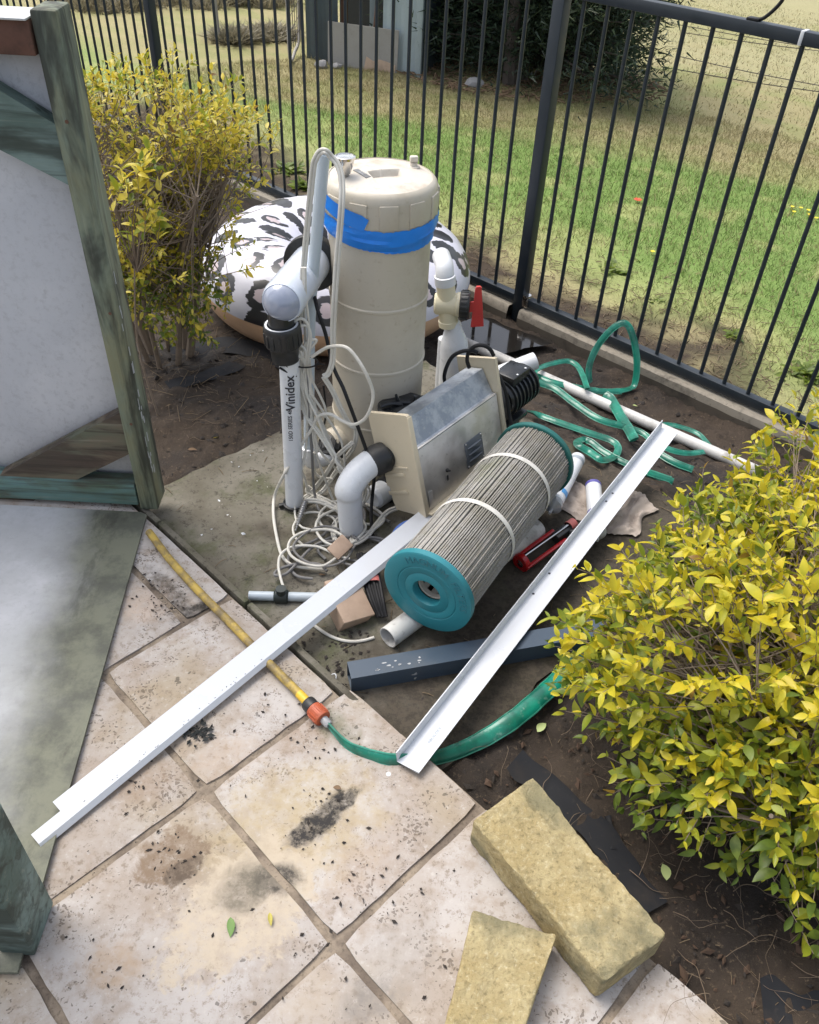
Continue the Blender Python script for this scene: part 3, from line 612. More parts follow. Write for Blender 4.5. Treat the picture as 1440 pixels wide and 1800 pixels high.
def lidz(x, y):
    r = math.hypot(x, y); z = .8705+.014*(1-(r/.1325)**2)
    hx, hy = x*.92+y*.39, -x*.39+y*.92                          # recess turned a little
    if -.035 < hx < .052 and -.085 < hy < .006:
        f = min(1, (hx+.035)/.006, (.052-hx)/.006, (.006-hy)/.006); ramp_ = min(1, (hy+.085)/.085); z -= .017*max(0, f)*ramp_
    return z
V.append((0, 0, lidz(0, 0)))
for i in range(1, nr+1):
    for j in range(na):
        r = .1325*i/nr; a = 2*math.pi*j/na; x, y = r*math.cos(a), r*math.sin(a); V.append((x, y, lidz(x, y)))
F += [[0, 1+j, 1+(j+1) % na] for j in range(na)]
for i in range(nr-1):
    for j in range(na): F.append([1+i*na+j, 1+(i+1)*na+j, 1+(i+1)*na+(j+1) % na, 1+i*na+(j+1) % na])
b.add(V, F, TM); part('lid', b, M['lid'], tk, 60)
b = MB()                                                   # blue tape band, crinkled
V = []; F = []; na = 160
for i in range(9):
    for j in range(na):
        a = 2*math.pi*j/na; z = .726+.064*i/8+.006*math.sin(a*2+1)+(.010*math.sin(a-2.2) if i == 0 else 0)+(random.uniform(-.002, .002) if i in (0, 8) else 0)
        r = (.1445 if i < 5 else .1525) if 0 else .1435+.0105*sstep(.05, .5, i/8)+.0030*(mnoise.noise(Vector((a*1.3+i*.25, i*1.1, 3)))+.6*mnoise.noise(Vector((a*3+i*.6, i*2.4, 9))))
        V.append((r*math.cos(a), r*math.sin(a), z))
for i in range(8):
    for j in range(na): F.append([i*na+j, i*na+(j+1) % na, (i+1)*na+(j+1) % na, (i+1)*na+j])
b.add(V, F, TM); part('tape_band', b, M['tape'], tk, 25)
b = MB(); V = []; F = []; n = 20
for i in range(n+1):
    a = rad(-178+i*3.9); zo = .842-.040*(i/n)
    for k, dz in enumerate((0, .02, .04)):
        cut = (.012*(k-1) if i == n else 0); V.append((.1556*math.cos(a+cut*4), .1556*math.sin(a+cut*4), zo-.020+dz*(1 if i < n else .8)))
for i in range(n):
    for k in range(2): F.append([i*3+k, (i+1)*3+k, (i+1)*3+k+1, i*3+k+1])
b.add(V, F, TM); part('tape_patch', b, M['tape'], tk, 30)
gp = pv(607, 312, TB+V3(0, -.03, 0)); gp[2] = TB[2]+.878; b = MB(); GM = frame(gp, (0, 0, 1))
b.lathe([(.0001, -.004), (.008, -.004), (.010, .004), (.014, .008), (.017, .018), (.022, .030), (.024, .042)], GM, 28); b.lathe([(.024, .042), (.0265, .043), (.0265, .049), (.0235, .050), (.0225, .047), (.0001, .047)], GM, 28)
ga = part('pressure_gauge', b, M['chrome'], tk); b = MB(); b.lathe([(.0225, .0474), (.0001, .0484)], GM, 28); part('gauge_glass', b, M['glass'], ga)
kp = pv(727, 300, TB+V3(0, .06, 0)); kp[2] = TB[2]+.872; b = MB(); KM = frame(kp, (0, 0, 1)); b.lathe([(.017, -.006), (.017, .006), (.010, .007), (.0095, .016)], KM, 20); b.box((.022, .016, .016), KM@frame((0, 0, .024), (0, 0, 1), (1, .2, 0)), .004)
part('air_relief_knob', b, M['lid'], tk)
def on_lid(px, py):
    d = ray(px, py); p = at(px, py, TB[2]+.879); return p
c0, c1 = on_lid(625, 300), on_lid(648, 314); st = MB(); st.box((np.linalg.norm(c1-c0), .016, .0016), frame((c0+c1)/2+V3(0, 0, .0035), (0, 0, 1), c1-c0), .0005); stk = part('sticker', st, M['sticker'], tk)
def text_geo(s, size, ext=.0, bold=0.):
    cu = bpy.data.curves.new('txt', 'FONT'); cu.body = s; cu.size = size; cu.extrude = ext; cu.align_x = 'CENTER'; cu.align_y = 'CENTER'; cu.resolution_u = 3; cu.offset = bold
    o = bpy.data.objects.new('txt', cu); COL.objects.link(o); bpy.context.view_layer.update(); dg = bpy.context.evaluated_depsgraph_get()
    me = bpy.data.meshes.new_from_object(o.evaluated_get(dg)); bm = bmesh.new(); bm.from_mesh(me); bmesh.ops.triangulate(bm, faces=bm.faces[:]); bmesh.ops.subdivide_edges(bm, edges=[e for e in bm.edges if e.calc_length() > size*.2], cuts=2); bmesh.ops.triangulate(bm, faces=bm.faces[:]); bm.to_mesh(me); bm.free(); V = np.array([v.co[:] for v in me.vertices]); F = [list(p.vertices) for p in me.polygons]
    bpy.data.objects.remove(o); bpy.data.curves.remove(cu); bpy.data.meshes.remove(me); return V, F
st = MB(); dv = norm(c1-c0); mid = (c0+c1)/2+V3(0, 0, .0047)
st.box((.028, .002, .0004), frame(mid+np.cross(V3(0, 0, 1), dv)*.004, (0, 0, 1), dv), 0); st.box((.022, .003, .0004), frame(mid-np.cross(V3(0, 0, 1), dv)*.003, (0, 0, 1), dv), 0); part('sticker_print', st, M['scuff'], stk)
b = MB()                                                   # outlet socket foot
b.box((.075, .05, .06), frame(TB+V3(-.115, -.06, .055), (0, 0, 1), (.8, .5, 0)), .008); b.lathe([(.0001, .0), (.05, 0), (.05, .05), (.0001, .05)], frame(TB+V3(-.10, -.07, .075), (-.75, -.66, 0)), 24); part('pipe_socket', b, M['tank'], tk); b = MB(); b.lathe([(.0001, 0), (.045, 0), (.045, .09), (.0001, .09)], frame(TB+V3(.11, .02, .06), (1, .2, 0)), 24); part('pipe_socket', b, M['tank'], tk)

# ------------------------------------------------------------------ inflatable ring
RC = V3(-.36, 3.3, .05); gr = float(soil_z(RC[0], RC[1]))
rv = []; rf = []; ruv = []; nu, nv = 120, 44
for i in range(nu):
    a = 2*math.pi*i/nu; pk = .012*math.sin(a*9)+.008*math.sin(a*17+1)
    for j in range(nv):
        p = 2*math.pi*j/nv; R_ = .34; rr = .22; c_, s_ = math.cos(p), math.sin(p)
        w = 1+(pk*2.2*max(0, -c_)**2)+.01*math.sin(a*23)*max(0, s_)
        x = R_+rr*c_*w-.05*max(0, -c_)*.4; zz = .17*s_*w; zz = max(zz, -.165)
        rv.append((RC[0]+x*math.cos(a), RC[1]+x*math.sin(a), RC[2]+zz))
me = bpy.data.meshes.new('inflatable_ring'); F = []
for i in range(nu):
    for j in range(nv): F.append([i*nv+j, ((i+1) % nu)*nv+j, ((i+1) % nu)*nv+(j+1) % nv, i*nv+(j+1) % nv])
me.from_pydata((np.array(rv)-RC).tolist(), [], F); uvl = me.uv_layers.new(name='UVMap')
for k, f in enumerate(F):
    i, j = divmod(k, nv)
    for q, (ii, jj) in enumerate(((i, j), (i+1, j), (i+1, j+1), (i, j+1))):
        ph = jj/nv                                         # 0 outer equator, .25 top, .5 inner
        v_ = (ph+.085) if ph < .55 else -.2
        uvl.data[k*4+q].uv = (ii/nu, v_)
me.polygons.foreach_set('use_smooth', [True]*len(F)); me.materials.append(M['ring'])
ro = bpy.data.objects.new('inflatable_ring', me); COL.objects.link(ro); ro.location = RC; tag(ro, 'white leopard print inflatable pool ring lying on the soil behind the tank', 'pool float')

# ------------------------------------------------------------------ pipes
PB = V3(-.342, 1.886, SLABZ)
def pipe(name, P, r, mat, label, loc=None, cat='pipe', n=18):
    return solo(name, hollow(MB(), P, r, .003, n), mat, label, cat, loc if loc is not None else P[0])
# stand pipe with clear housing
sp = thing('stand_pipe', 'upright white pipe under a black union and clear domed housing left of the tank', 'pipe fitting', PB)
top = pv(508, 622, PB)
b = MB(); b.tube([PB, top], .0265, 24); part('pipe', b, M['white'], sp)
# printed lettering along the pipe
def pipe_text(s, size, p0, axis, r, face, flip, parent):
    V, F = text_geo(s, size, 0, size*.018); ax = norm(axis); fx = norm(face-ax*(face@ax)); sd_ = np.cross(ax, fx); W = []
    for x, y, z in V:
        a = y/r; W.append(p0+ax*(x*flip)+r*(fx*math.cos(a)+sd_*math.sin(a)*(-flip)))
    b = MB(); b.add(W, F); return part('lettering', b, M['ink'], parent, 0)
ax = norm(top-PB); face = norm(EYE-PB); face = face-ax*(face@ax)
pipe_text('Vinidex', .036, PB+ax*(np.linalg.norm(top-PB)*.80), ax, .0282, face, 1, sp)
pipe_text('150D SERIES 48', .016, PB+ax*(np.linalg.norm(top-PB)*.60), ax, .0270, norm(face)+V3(-.12, 0, 0), 1, sp)
u0 = pv(502, 628, PB); u1 = pv(497, 588, PB); u2 = pv(498, 560, PB); UA = norm(u1-u0); L1 = np.linalg.norm(u1-u0)
b = MB(); UMx = frame(u0, UA); b.lathe([(.0265, -.01), (.035, -.006), (.036, .02), (.040, .035), (.046, .04), (.0475, .085), (.046, .095), (.044, .097), (.043, .085)], UMx, 32)
for k in range(16):
    a = 2*math.pi*k/16; b.box((.004, .006, .035), UMx@frame((.047*math.cos(a), .047*math.sin(a), .062), (0, 0, 1), (math.cos(a), math.sin(a), 0)), .001)
un = part('union', b, M['black'], sp); b = MB(); b.lathe([(.043, .086), (.0425, .0965), (.037, .0965), (.036, .088)], UMx, 32); part('seal', b, M['white'], un)
b = MB(); b.lathe([(.033, .06), (.033, .10), (.030, .135)], UMx, 28); part('neck', b, M['blackgloss'], sp)
h0 = pv(498, 528, PB+V3(-.01, .0, 0)*1); h1 = pv(548, 462, PB*1.14)
HA = norm(h1-h0); HL = np.linalg.norm(h1-h0); HM = frame(h0, HA); r = .053
b = MB(); b.lathe([(.0001, -r*.90), (r*.35, -r*.86), (r*.62, -r*.70), (r*.80, -r*.50), (r*.885, -r*.34)], HM, 40); part('dome', b, M['dome'], sp, 60)
b = MB(); b.lathe([(r*.88, -r*.345), (r*.91, -r*.36), (r*.96, -r*.24), (r, 0), (r, HL)], HM, 40); part('housing', b, M['housing'], sp)
b = MB(); b.lathe([(r-.004, HL-.012), (r+.022, HL-.012), (r+.024, HL-.008), (r+.024, HL+.008), (r+.018, HL+.03), (.0001, HL+.03)], HM, 40)
part('flange', b, M['black'], sp)
# tall conduit
CB = V3(-.315, 2.02, -.0); cpl = pv(543, 800, CB); ct = pv(569, 272, CB+V3(0, .03, 0)); cm = pv(545, 560, CB+V3(0, -.0, 0))
cd = thing('conduit', 'tall thin pale grey pipe leaning up beside the tank with cables over its top', 'pipe', cpl)
b = MB(); hollow(b, crom([ct, pv(558, 400, CB+V3(0, .01, 0)), cm, cpl], 6), .0155, .002, 20, .05); part('tube', b, M['pipegrey'], cd)
pipe_text('32 mm UPVC', .013, cpl+(cm-cpl)*.33, norm(cm-cpl), .0192, norm(EYE-cpl), 1, cd)
b = MB(); e0 = cpl+V3(0, 0, .03); el = [e0, cpl+V3(0, 0, -.005), cpl+V3(.006, .006, -.026), cpl+V3(.028, .022, -.034), cpl+V3(.075, .05, -.03)]
b.tube(crom(el, 5), [.0215]*3+[.024]*(len(crom(el, 5))-3), 20); b.lathe([(.0185, -.004), (.024, -.002), (.024, .02), (.0185, .022)], frame(e0, (0, 0, -1)), 20); part('elbow', b, M['white'], cd)
b = MB(); q0 = cpl+V3(.06, .043, -.03); q1 = TB+V3(-.13, -.10, .078); b.lathe([(.02, -.012), (.032, -.01), (.034, 0), (.043, .004), (.044, .04), (.042, .048), (.033, .05), (.031, .075), (.0001, .075)], frame(q0, norm(q1-q0)), 28)
Mx = frame(q0, norm(q1-q0))
for k in range(18):
    a = 2*math.pi*k/18; b.box((.004, .006, .034), Mx@frame((.0435*math.cos(a), .0435*math.sin(a), .022), (0, 0, 1), (math.cos(a), math.sin(a), 0)), .001)
part('union', b, M['black'], cd)
# fat elbow into the ground
E0 = hit(618, 950); PE = V3(E0[0], E0[1]+.02, 0); e_up = pv(614, 860, PE); e_tip = pv(655, 812, PE+V3(0, .06, 0))
fb = thing('elbow_pipe', 'fat white elbow pipe rising from the slab into a black union', 'pipe fitting', E0)
cen = crom([V3(E0[0], E0[1]+.02, SLABZ-.01), e_up+V3(0, 0, -.03), e_up+V3(.0, .0, .005), e_up+(e_tip-e_up)*.35+V3(0, 0, .018), e_up+(e_tip-e_up)*.75+V3(0, 0, .01), e_tip], 6)
b = MB(); b.tube(cen, [.035]*8+[.0385]*(len(cen)-8), 24); part('elbow', b, M['white'], fb)
b = MB(); b.lathe([(.034, -.012), (.041, -.01), (.044, .01), (.044, .04), (.036, .045), (.034, .08), (.0001, .08)], frame(e_tip, norm(V3(.8, .55, .1))), 28); part('union', b, M['black'], fb)
# valve assembly right of the tank
VP = V3(.135, 2.47, 0)
vs = thing('valve_assembly', 'cream pool valve with black ring and red handle on a white riser', 'valve', hit(800, 730))
vc = pv(786, 534, VP); va = norm(V3(1, -.10, .03)); vd = norm(pv(798, 600, VP)-pv(790, 500, VP))
b = MB(); VM = frame(vc-va*.040, va); b.lathe([(.0001, 0), (.030, 0), (.036, .006), (.036, .07), (.039, .072), (.039, .082), (.0001, .082)], VM, 32)
b.tube([vc-vd*.075, vc+vd*.075], .030, 24); b.lathe([(.030, 0), (.033, .002), (.033, .02), (.030, .022)], frame(vc+vd*.055, vd), 24); part('valve_body', b, M['cream'], vs)
b = MB(); BM = frame(vc+va*.042, va); b.lathe([(.0001, 0), (.044, 0), (.046, .004), (.046, .026), (.042, .031), (.0001, .033)], BM, 36)
for k in range(20):
    a = 2*math.pi*k/20; b.box((.004, .007, .022), BM@frame((.046*math.cos(a), .046*math.sin(a), .015), (0, 0, 1), (math.cos(a), math.sin(a), 0)), .001)
part('lock_ring', b, M['black'], vs)
hz = norm((EYE-vc)*V3(1, 1, .25)); hM = frame(vc+va*.098-hz*.006, hz, -vd)
b = MB(); hs_ = 1 if (hM[:3, 1]@va) > 0 else -1; b.prism([(x, hs_*y) for x, y in [(-.066, -.026), (-.066, .016), (.060, .016), (.064, .012), (.064, .0), (.058, -.004)]], .014, hM); b.prism([(x, hs_*y) for x, y in [(-.016, -.034), (-.016, -.010), (.016, -.008), (.016, -.034)]], .012, hM@frame((0, 0, .001), (0, 0, 1), (1, 0, 0))); b.lathe([(.003, .0145), (.003, .0155), (.0001, .0155)], hM@frame((-.03, 0, 0), (0, 0, 1)), 8); part('handle', b, M['red'], vs)
t0_ = vc-vd*.07
b = MB(); b.tube(crom([t0_, t0_-vd*.03+V3(0, .008, .0), t0_-vd*.045+V3(0, .03, 0), t0_-vd*.045+V3(-.01, .10, 0)], 5), .029, 22); b.lathe([(.029, 0), (.0335, .002), (.0335, .03), (.029, .032)], frame(t0_-vd*.028, vd), 24); part('top_elbow', b, M['white'], vs)
r0 = vc+vd*.06; r1 = pv(797, 572, VP); r2 = pv(799, 608, VP); r3 = hit(808, 740)
b = MB(); b.tube([r0, r1, r1+(r2-r1)*.2, r1+(r2-r1)*.75, r2, V3(r2[0]+.005, r2[1], SLABZ)], [.0265, .0265, .030, .044, .0465, .0465], 26); part('riser', b, M['white'], vs)
b = MB(); p = pv(778, 640, VP+V3(0, .05, 0)); b.tube([V3(p[0], p[1], SLABZ), V3(p[0], p[1], .19)], .021, 18); part('side_tube', b, M['white'], vs)
# long pipes on the soil
a0 = hit(805, 596, .024); a1 = hit(1330, 828, .024); pipe('soil_pipe', [a0, a0*.5+a1*.5, a1], .0215, M['whitedirty'], 'long thin white pipe lying on the soil along the fence edging', a0)
s1 = pv(941, 634, V3(.46, 2.58, 0)); s0 = s1+V3(-.17, -.06, -.05); pipe('stub_pipe', [s1, s0], .031, M['white'], 'short fat white pipe stub poking out behind the black pump motor', s0)
d0 = hit(682, 1121, .029); d1 = hit(945, 928, .029); pipe('drain_pipe', [d0, d1], .0285, M['whitedirty'], 'short dirty white pipe lying under the filter cartridge', d0)
# little grey pipe with taped joint
g0 = hit(438, 1047, .013); g1 = hit(560, 1050, .013); gp_ = thing('grey_tube', 'short grey tube with a black taped joint beside the kerb', 'pipe', g0)
part('tube', hollow(MB(), [g0, g0*.7+g1*.3, g1], .0125, .002, 16, .05), M['pipegrey'], gp_)
b = MB(); gm = g0+(g1-g0)*.38; gd = norm(g1-g0)
b.tube([gm-gd*.004, gm, gm+gd*.03, gm+gd*.034], [.014, .019, .019, .015], 16); b.tube([gm+gd*.016, gm+gd*.016+V3(0, .0, .03)], .014, 12); part('taped_joint', b, M['greenclip'], gp_)

# ------------------------------------------------------------------ chlorinator box
BMx = np.eye(4); BMx[:3, :3] = np.array([[.587, -.779, -.219], [.809, .557, .187], [-.024, -.287, .958]]); BMx[:3, 3] = V3(.0455, 1.765, .055)
LX, LY, LZ = .426, .136, .303
bx = thing('power_box', 'metal pool chlorinator box with tan end plates tilted against the tank', 'power unit', BMx[:3, 3])
def bb(name, size, c, mat, parent=None, bev=.0015): return part(name, MB().box(size, BMx@frame(c, (0, 0, 1), (1, 0, 0)), bev), mat, parent or bx)
# galvanised casing: section in (y,z), extruded along x
sec = [(.006, .006), (.006, .195), (.018, .199), (.042, .272), (.098, .272), (.122, .25), (.126, .006)]
b = MB(); EX = BMx@np.array([[0, 0, 1, .018], [1, 0, 0, 0], [0, 1, 0, 0], [0, 0, 0, 1.]]); b.prism(sec, LX-.034, EX); part('casing', b, M['galv'], bx, 20)
fp = bb('front_cover', (LX-.036, .003, .19), (LX/2, .0035, .099), M['alu']); bb('cover_lip', (LX-.036, .008, .004), (LX/2, .006, .197), M['alu'], fp)
# near end plate (stepped outline) and far end plate
pl = [(-.002, -.004), (.0, LZ), (.004, LZ+.004), (LY+.004, LZ-.004), (LY+.002, .135), (LY-.014, .13), (LY-.012, .075), (LY-.022, .07), (LY-.022, .03), (LY-.03, -.002)]
b = MB(); EY = BMx@np.array([[0, 0, 1, .0], [1, 0, 0, 0], [0, 1, 0, 0], [0, 0, 0, 1.]]); b.prism(pl, .012, EY); ep = part('end_plate', b, M['plate'], bx, 20)
b = MB()
for z in (.115, .060): b.box((.004, .075, .012), BMx@frame((-.0015, LY*.62, z), (0, .25, 1), (1, 0, 0)), .0015)
b.box((.004, .1, .006), BMx@frame((-.001, LY*.6, .14), (0, .12, 1), (1, 0, 0)), .001); part('pressed_groove', b, M['plate'], ep)
b = MB(); b.box((.018, .003, LZ*.98), BMx@frame((.008, -.0015, LZ/2), (0, 0, 1), (1, 0, 0)), .001); part('folded_edge', b, M['plate'], ep)
b = MB(); pf = [(-.006, -.002), (-.004, LZ+.002), (LY, LZ-.002), (LY, 0)]; b.prism(pf, .012, BMx@np.array([[0, 0, 1, LX-.012], [1, 0, 0, 0], [0, 1, 0, 0], [0, 0, 0, 1.]])); part('end_plate', b, M['plate'], bx, 20)
bb('bottom_flange', (LX-.02, .022, .006), (LX/2, -.006, .001), M['plate'])
vt = bb('vent_plate', (.086, .003, .082), (.262, .0005, .078), M['grill'])
b = MB()
for k in range(3): b.tube([(BMx@np.array([.228, -.002, .058+.020*k, 1]))[:3], (BMx@np.array([.262, -.0065, .060+.020*k, 1]))[:3], (BMx@np.array([.296, -.002, .058+.020*k, 1]))[:3]], [.002, .005, .002], 8)
part('louvre', b, M['grill'], vt)
b = MB()
for x in (.224, .300):
    for z in (.042, .114): b.lathe([(.0001, .002), (.003, .0015), (.0035, 0)], BMx@frame((x, -.001, z), (0, -1, 0)), 8)
part('screw', b, M['steelscrew'], vt)
b = MB(); b.lathe([(.0055, 0), (.0055, .004), (.003, .005), (.003, .012), (.0001, .012)], BMx@frame((.125, .002, .082), (0, -1, 0)), 12); part('switch_stud', b, M['black'], bx)
b = MB(); b.box((.009, .002, .016), BMx@frame((.124, .0018, .058), (0, 0, 1), (1, .25, 0)), .001); part('slot', b, M['black'], bx)
b = MB(); b.box((.018, .002, .05), BMx@frame((.034, -.001, .036), (.1, 0, 1), (1, 0, 0)), .0006); part('torn_label', b, M['alu'], bx)
def bp(x, y, z): return (BMx@np.array([x, y, z, 1]))[:3]

# ------------------------------------------------------------------ pump behind the box
PL = norm(V3(.587, .809, 0)); PN = norm(V3(.779, -.557, 0))
mc = pv(893, 690, V3(.36, 2.26, 0)); pm = thing('pool_pump', 'black pool pump with ribbed motor behind the tilted metal box', 'pump', V3(mc[0], mc[1], SLABZ))
b = MB(); MM = frame(mc-PL*.06, PL); b.lathe([(.0001, 0), (.054, 0), (.058, .006), (.058, .15), (.052, .165), (.0001, .17)], MM, 32)
for k in range(7): b.lathe([(.058, .012+k*.021), (.066, .013+k*.021), (.066, .019+k*.021), (.058, .020+k*.021)], MM, 32)
b.box((.10, .075, .04), frame(mc+V3(0, 0, .062)+PL*.01, (0, 0, 1), PL), .008); b.box((.12, .10, .02), frame(mc+V3(0, 0, -.085), (0, 0, 1), PL), .004); b.box((.05, .09, .05), frame(mc+V3(0, 0, -.11), (0, 0, 1), PL), .004)
part('motor', b, M['blackgloss'], pm)
b = MB()
for dx, dy in ((-.035, -.03), (.03, .028), (.045, -.012), (-.02, .03)): b.lathe([(.0001, .002), (.0035, .001), (.004, 0)], frame(mc+V3(0, 0, .083)+PL*(.01+dx)+PN*dy, (0, 0, 1)), 8)
part('cover_screw', b, M['white'], pm)
lc = at(712, 712, .235); b = MB(); b.tube([lc+PL*.06+V3(0, 0, -.12), mc-PL*.05], .07, 24); b.lathe([(.05, -.275+.0), (.07, -.22), (.075, -.03), (.0001, -.03)], frame(lc, (0, 0, 1)), 28); part('strainer_pot', b, M['black'], pm)
b = MB(); b.lathe([(.078, -.032), (.080, -.008), (.07, .0), (.02, .006), (.0001, .006)], frame(lc, (0, 0, 1)), 32)
for s in (-1, 1):
    w = norm(V3(.9, .35, 0)); b.tube(crom([lc+w*s*.01+V3(0, 0, .006), lc+w*s*.045+V3(0, 0, .016), lc+w*s*.075+V3(0, 0, .012)], 5), .010, 8, flat=.6)
for dx in (-.018, .018): b.tube([lc+V3(dx, -.0, .004), lc+V3(dx*1.5, -.0, .034)], [.009, .004], 8)
b.tube([lc+V3(-.018, 0, .01), lc+V3(.018, 0, .01)], .007, 8); part('lid_handle', b, M['blackgloss'], pm)
w0 = pv(668, 868, V3(-.07, 1.93, 0)); b = MB(); wd = norm(V3(-.55, -.75, .1)); b.lathe([(.0001, -.05), (.03, -.05), (.036, -.02), (.036, .03), (.028, .04), (.0001, .04)], frame(w0, wd), 28); part('inlet_union', b, M['white'], pm)
b = MB(); b.lathe([(.037, -.012), (.043, -.01), (.043, .012), (.037, .014)], frame(w0-wd*.03, wd), 10); part('hex_nut', b, M['black'], pm)

# ------------------------------------------------------------------ filter cartridge
K0 = at(752, 1040, .132); K1 = at(940, 806, .134); KA = norm(K1-K0); KL = np.linalg.norm(K1-K0); KMx = frame(K0, KA, (0, 0, 1))
fc = thing('filter_cartridge', 'dirty pleated pool filter cartridge with teal end cap lying across a white pipe', 'filter cartridge', V3(K0[0], K0[1], SLABZ))
b = MB(); npl = 118; V = []; F = []; ns = 12; jit = [(random.uniform(-.3, .3), random.uniform(-.003, .004), random.random()*6.3) for _ in range(npl)]
for i in range(ns+1):
    z = .008+(KL-.016)*i/ns
    for k in range(npl):
        ja, jr, ph = jit[k]; wob = .35*math.sin(ph+i*.45)+.25*mnoise.noise(Vector((k*.35, i*.4, 2)))
        for q, (r, da) in enumerate(((.1105+jr*.6, 0), (.1100+jr*.6, .56), (.093, .72), (.093, .82))):
            a = 2*math.pi*(k+da+(ja+wob)*.32)/npl; V.append((r*math.cos(a), r*math.sin(a), z))
m_ = npl*4
for i in range(ns):
    for j in range(m_): F.append([i*m_+j, i*m_+(j+1) % m_, (i+1)*m_+(j+1) % m_, (i+1)*m_+j])
b.add(V, F, KMx); part('pleated_media', b, M['pleat'], fc, 25)
b = MB(); b.lathe([(.037, .016), (.037, -.005), (.0385, -.007), (.058, -.007), (.060, -.0055), (.062, -.007), (.078, -.007), (.080, -.0053), (.082, -.007), (.116, -.007), (.1205, -.004), (.1205, .012), (.117, .014), (.095, .014)], KMx, 72); cap = part('end_cap', b, M['teal'], fc)
V, F = text_geo('MAGNUM  FILTERS', .027, .0012); W = []
for x, y, z in V:
    a = rad(8)+x/.098*1.0; r = .099+y; a = a-rad(6); W.append((r*math.cos(a), -r*math.sin(a)*-1*-1, -.0068-z))
# orientation: local x = up, seen from outside (-z) text must run clockwise
W = []
KI = np.linalg.inv(KMx); cvec = KI[:3, :3]@RIGHT
sgn = 1 if cvec[1] > 0 else -1
for x, y, z in V:
    a = rad(28)+x/.098; r = .099+y; W.append((r*math.cos(a), sgn*r*math.sin(a), -.0072-z))
b = MB(); b.add(W, F, KMx); part('moulded_lettering', b, M['tealtext'], cap, 0)
b = MB(); b.lathe([(.095, KL-.014), (.117, KL-.014), (.1195, KL-.012), (.1195, KL+.002), (.116, KL+.005), (.036, KL+.005)], KMx, 72); part('end_cap', b, M['tealdark'], fc, label='dark green far end cap')
b = MB()
for k in range(8):
    a = 2*math.pi*k/8; b.box((.004, .016, KL-.03), KMx@frame((.036*math.cos(a), .036*math.sin(a), KL/2+.01), (0, 0, 1), (math.cos(a), math.sin(a), 0)), .001)
for k in range(16): b.lathe([(.033, .02+k*.034), (.038, .02+k*.034), (.038, .033+k*.034), (.033, .033+k*.034), (.033, .02+k*.034)], KMx, 24)
part('core_lattice', b, M['core'], fc)
for fz in (.36, .72):
    b = MB(); V = []; F = []; na = 60
    for j in range(na):
        a = 2*math.pi*j/na; zz = KL*fz+.012*math.sin(a+.5)
        for dz, r in ((0, .1125), (.004, .1138), (.012, .1138), (.015, .1125)): V.append((r*math.cos(a), r*math.sin(a), zz+dz))
    for j in range(na):
        for q in range(3): F.append([j*4+q, ((j+1) % na)*4+q, ((j+1) % na)*4+q+1, j*4+q+1])
    b.add(V, F, KMx); part('binding_strap', b, M['band'], fc)

# ------------------------------------------------------------------ angles and steel tube
def angle(name, p0, p1, upn, w1, w2, label, notch=False, side=1):
    # corner line p0-p1, flange 1 (w1) lies flat, flange 2 (w2) stands along upn
    d = norm(p1-p0); n = norm(upn-d*(upn@d)); s_ = np.cross(d, n)*side; L = np.linalg.norm(p1-p0); t_ = .0022
    b = MB(); Mx = np.eye(4); Mx[:3, 0] = s_; Mx[:3, 1] = n; Mx[:3, 2] = d; Mx[:3, 3] = p0
    sec = [(0, 0), (w1, 0), (w1, t_), (t_, t_), (t_, w2), (0, w2)]
    n_ = len(sec); V = []; F = []; cuts = [0, .01, .04] if notch else [0]
    zs = [0, L*.2, L*.5, L*.8, L]
    for k, z in enumerate(zs):
        for x, y in sec: V.append((x, y, z+(random.uniform(-.002, .002) if k in (0,) else 0)+.0015*math.sin(z*9)*0))
    for i in range(len(zs)-1):
        for j in range(n_): F.append([i*n_+j, i*n_+(j+1) % n_, (i+1)*n_+(j+1) % n_, (i+1)*n_+j])
    F += [list(range(n_))[::-1], [(len(zs)-1)*n_+j for j in range(n_)]]
    b.add(V, F, Mx); return b
# right angle strip
p0 = at(697, 1338, .012); p1 = at(1162, 752, .032)
b = angle('a', p0, p1, V3(-.12, 0, 1), .058, .030, '', side=1)
d_ = norm(p1-p0)
if (b.v[1][0]-b.v[0][0]) < 0: b = angle('a', p0, p1, V3(-.12, 0, 1), .058, .030, '', side=-1)
sr = thing('white_angle_strip', 'white plastic angle strip crossing over the blue tube beside the golden bush', 'angle strip', p0, 'white plastic angle strips')
part('strip', b, M['angle'], sr, 20)
holes = MB(); s_r = norm(np.array(b.v[1])-np.array(b.v[0]))
for f_ in (.40, .46, .70, .73): holes.lathe([(.0001, .0004), (.0035, .0004), (.0035, 0)], frame(p0+d_*np.linalg.norm(p1-p0)*f_+s_r*.010+V3(0, 0, .0026), (0, 0, 1)), 10)
part('screw_hole', holes, M['ink'], sr)
V, F = text_geo('ABUILDEX', .011); xx = d_; yy = norm(np.cross(V3(0, 0, 1), xx)); W = [p0+d_*.10+s_r*.034+xx*x+yy*y+V3(0, 0, .0032+.0035*0) for x, y, z in V]; b = MB(); b.add(W, F); part('lettering', b, M['greylabel'], sr, 0)
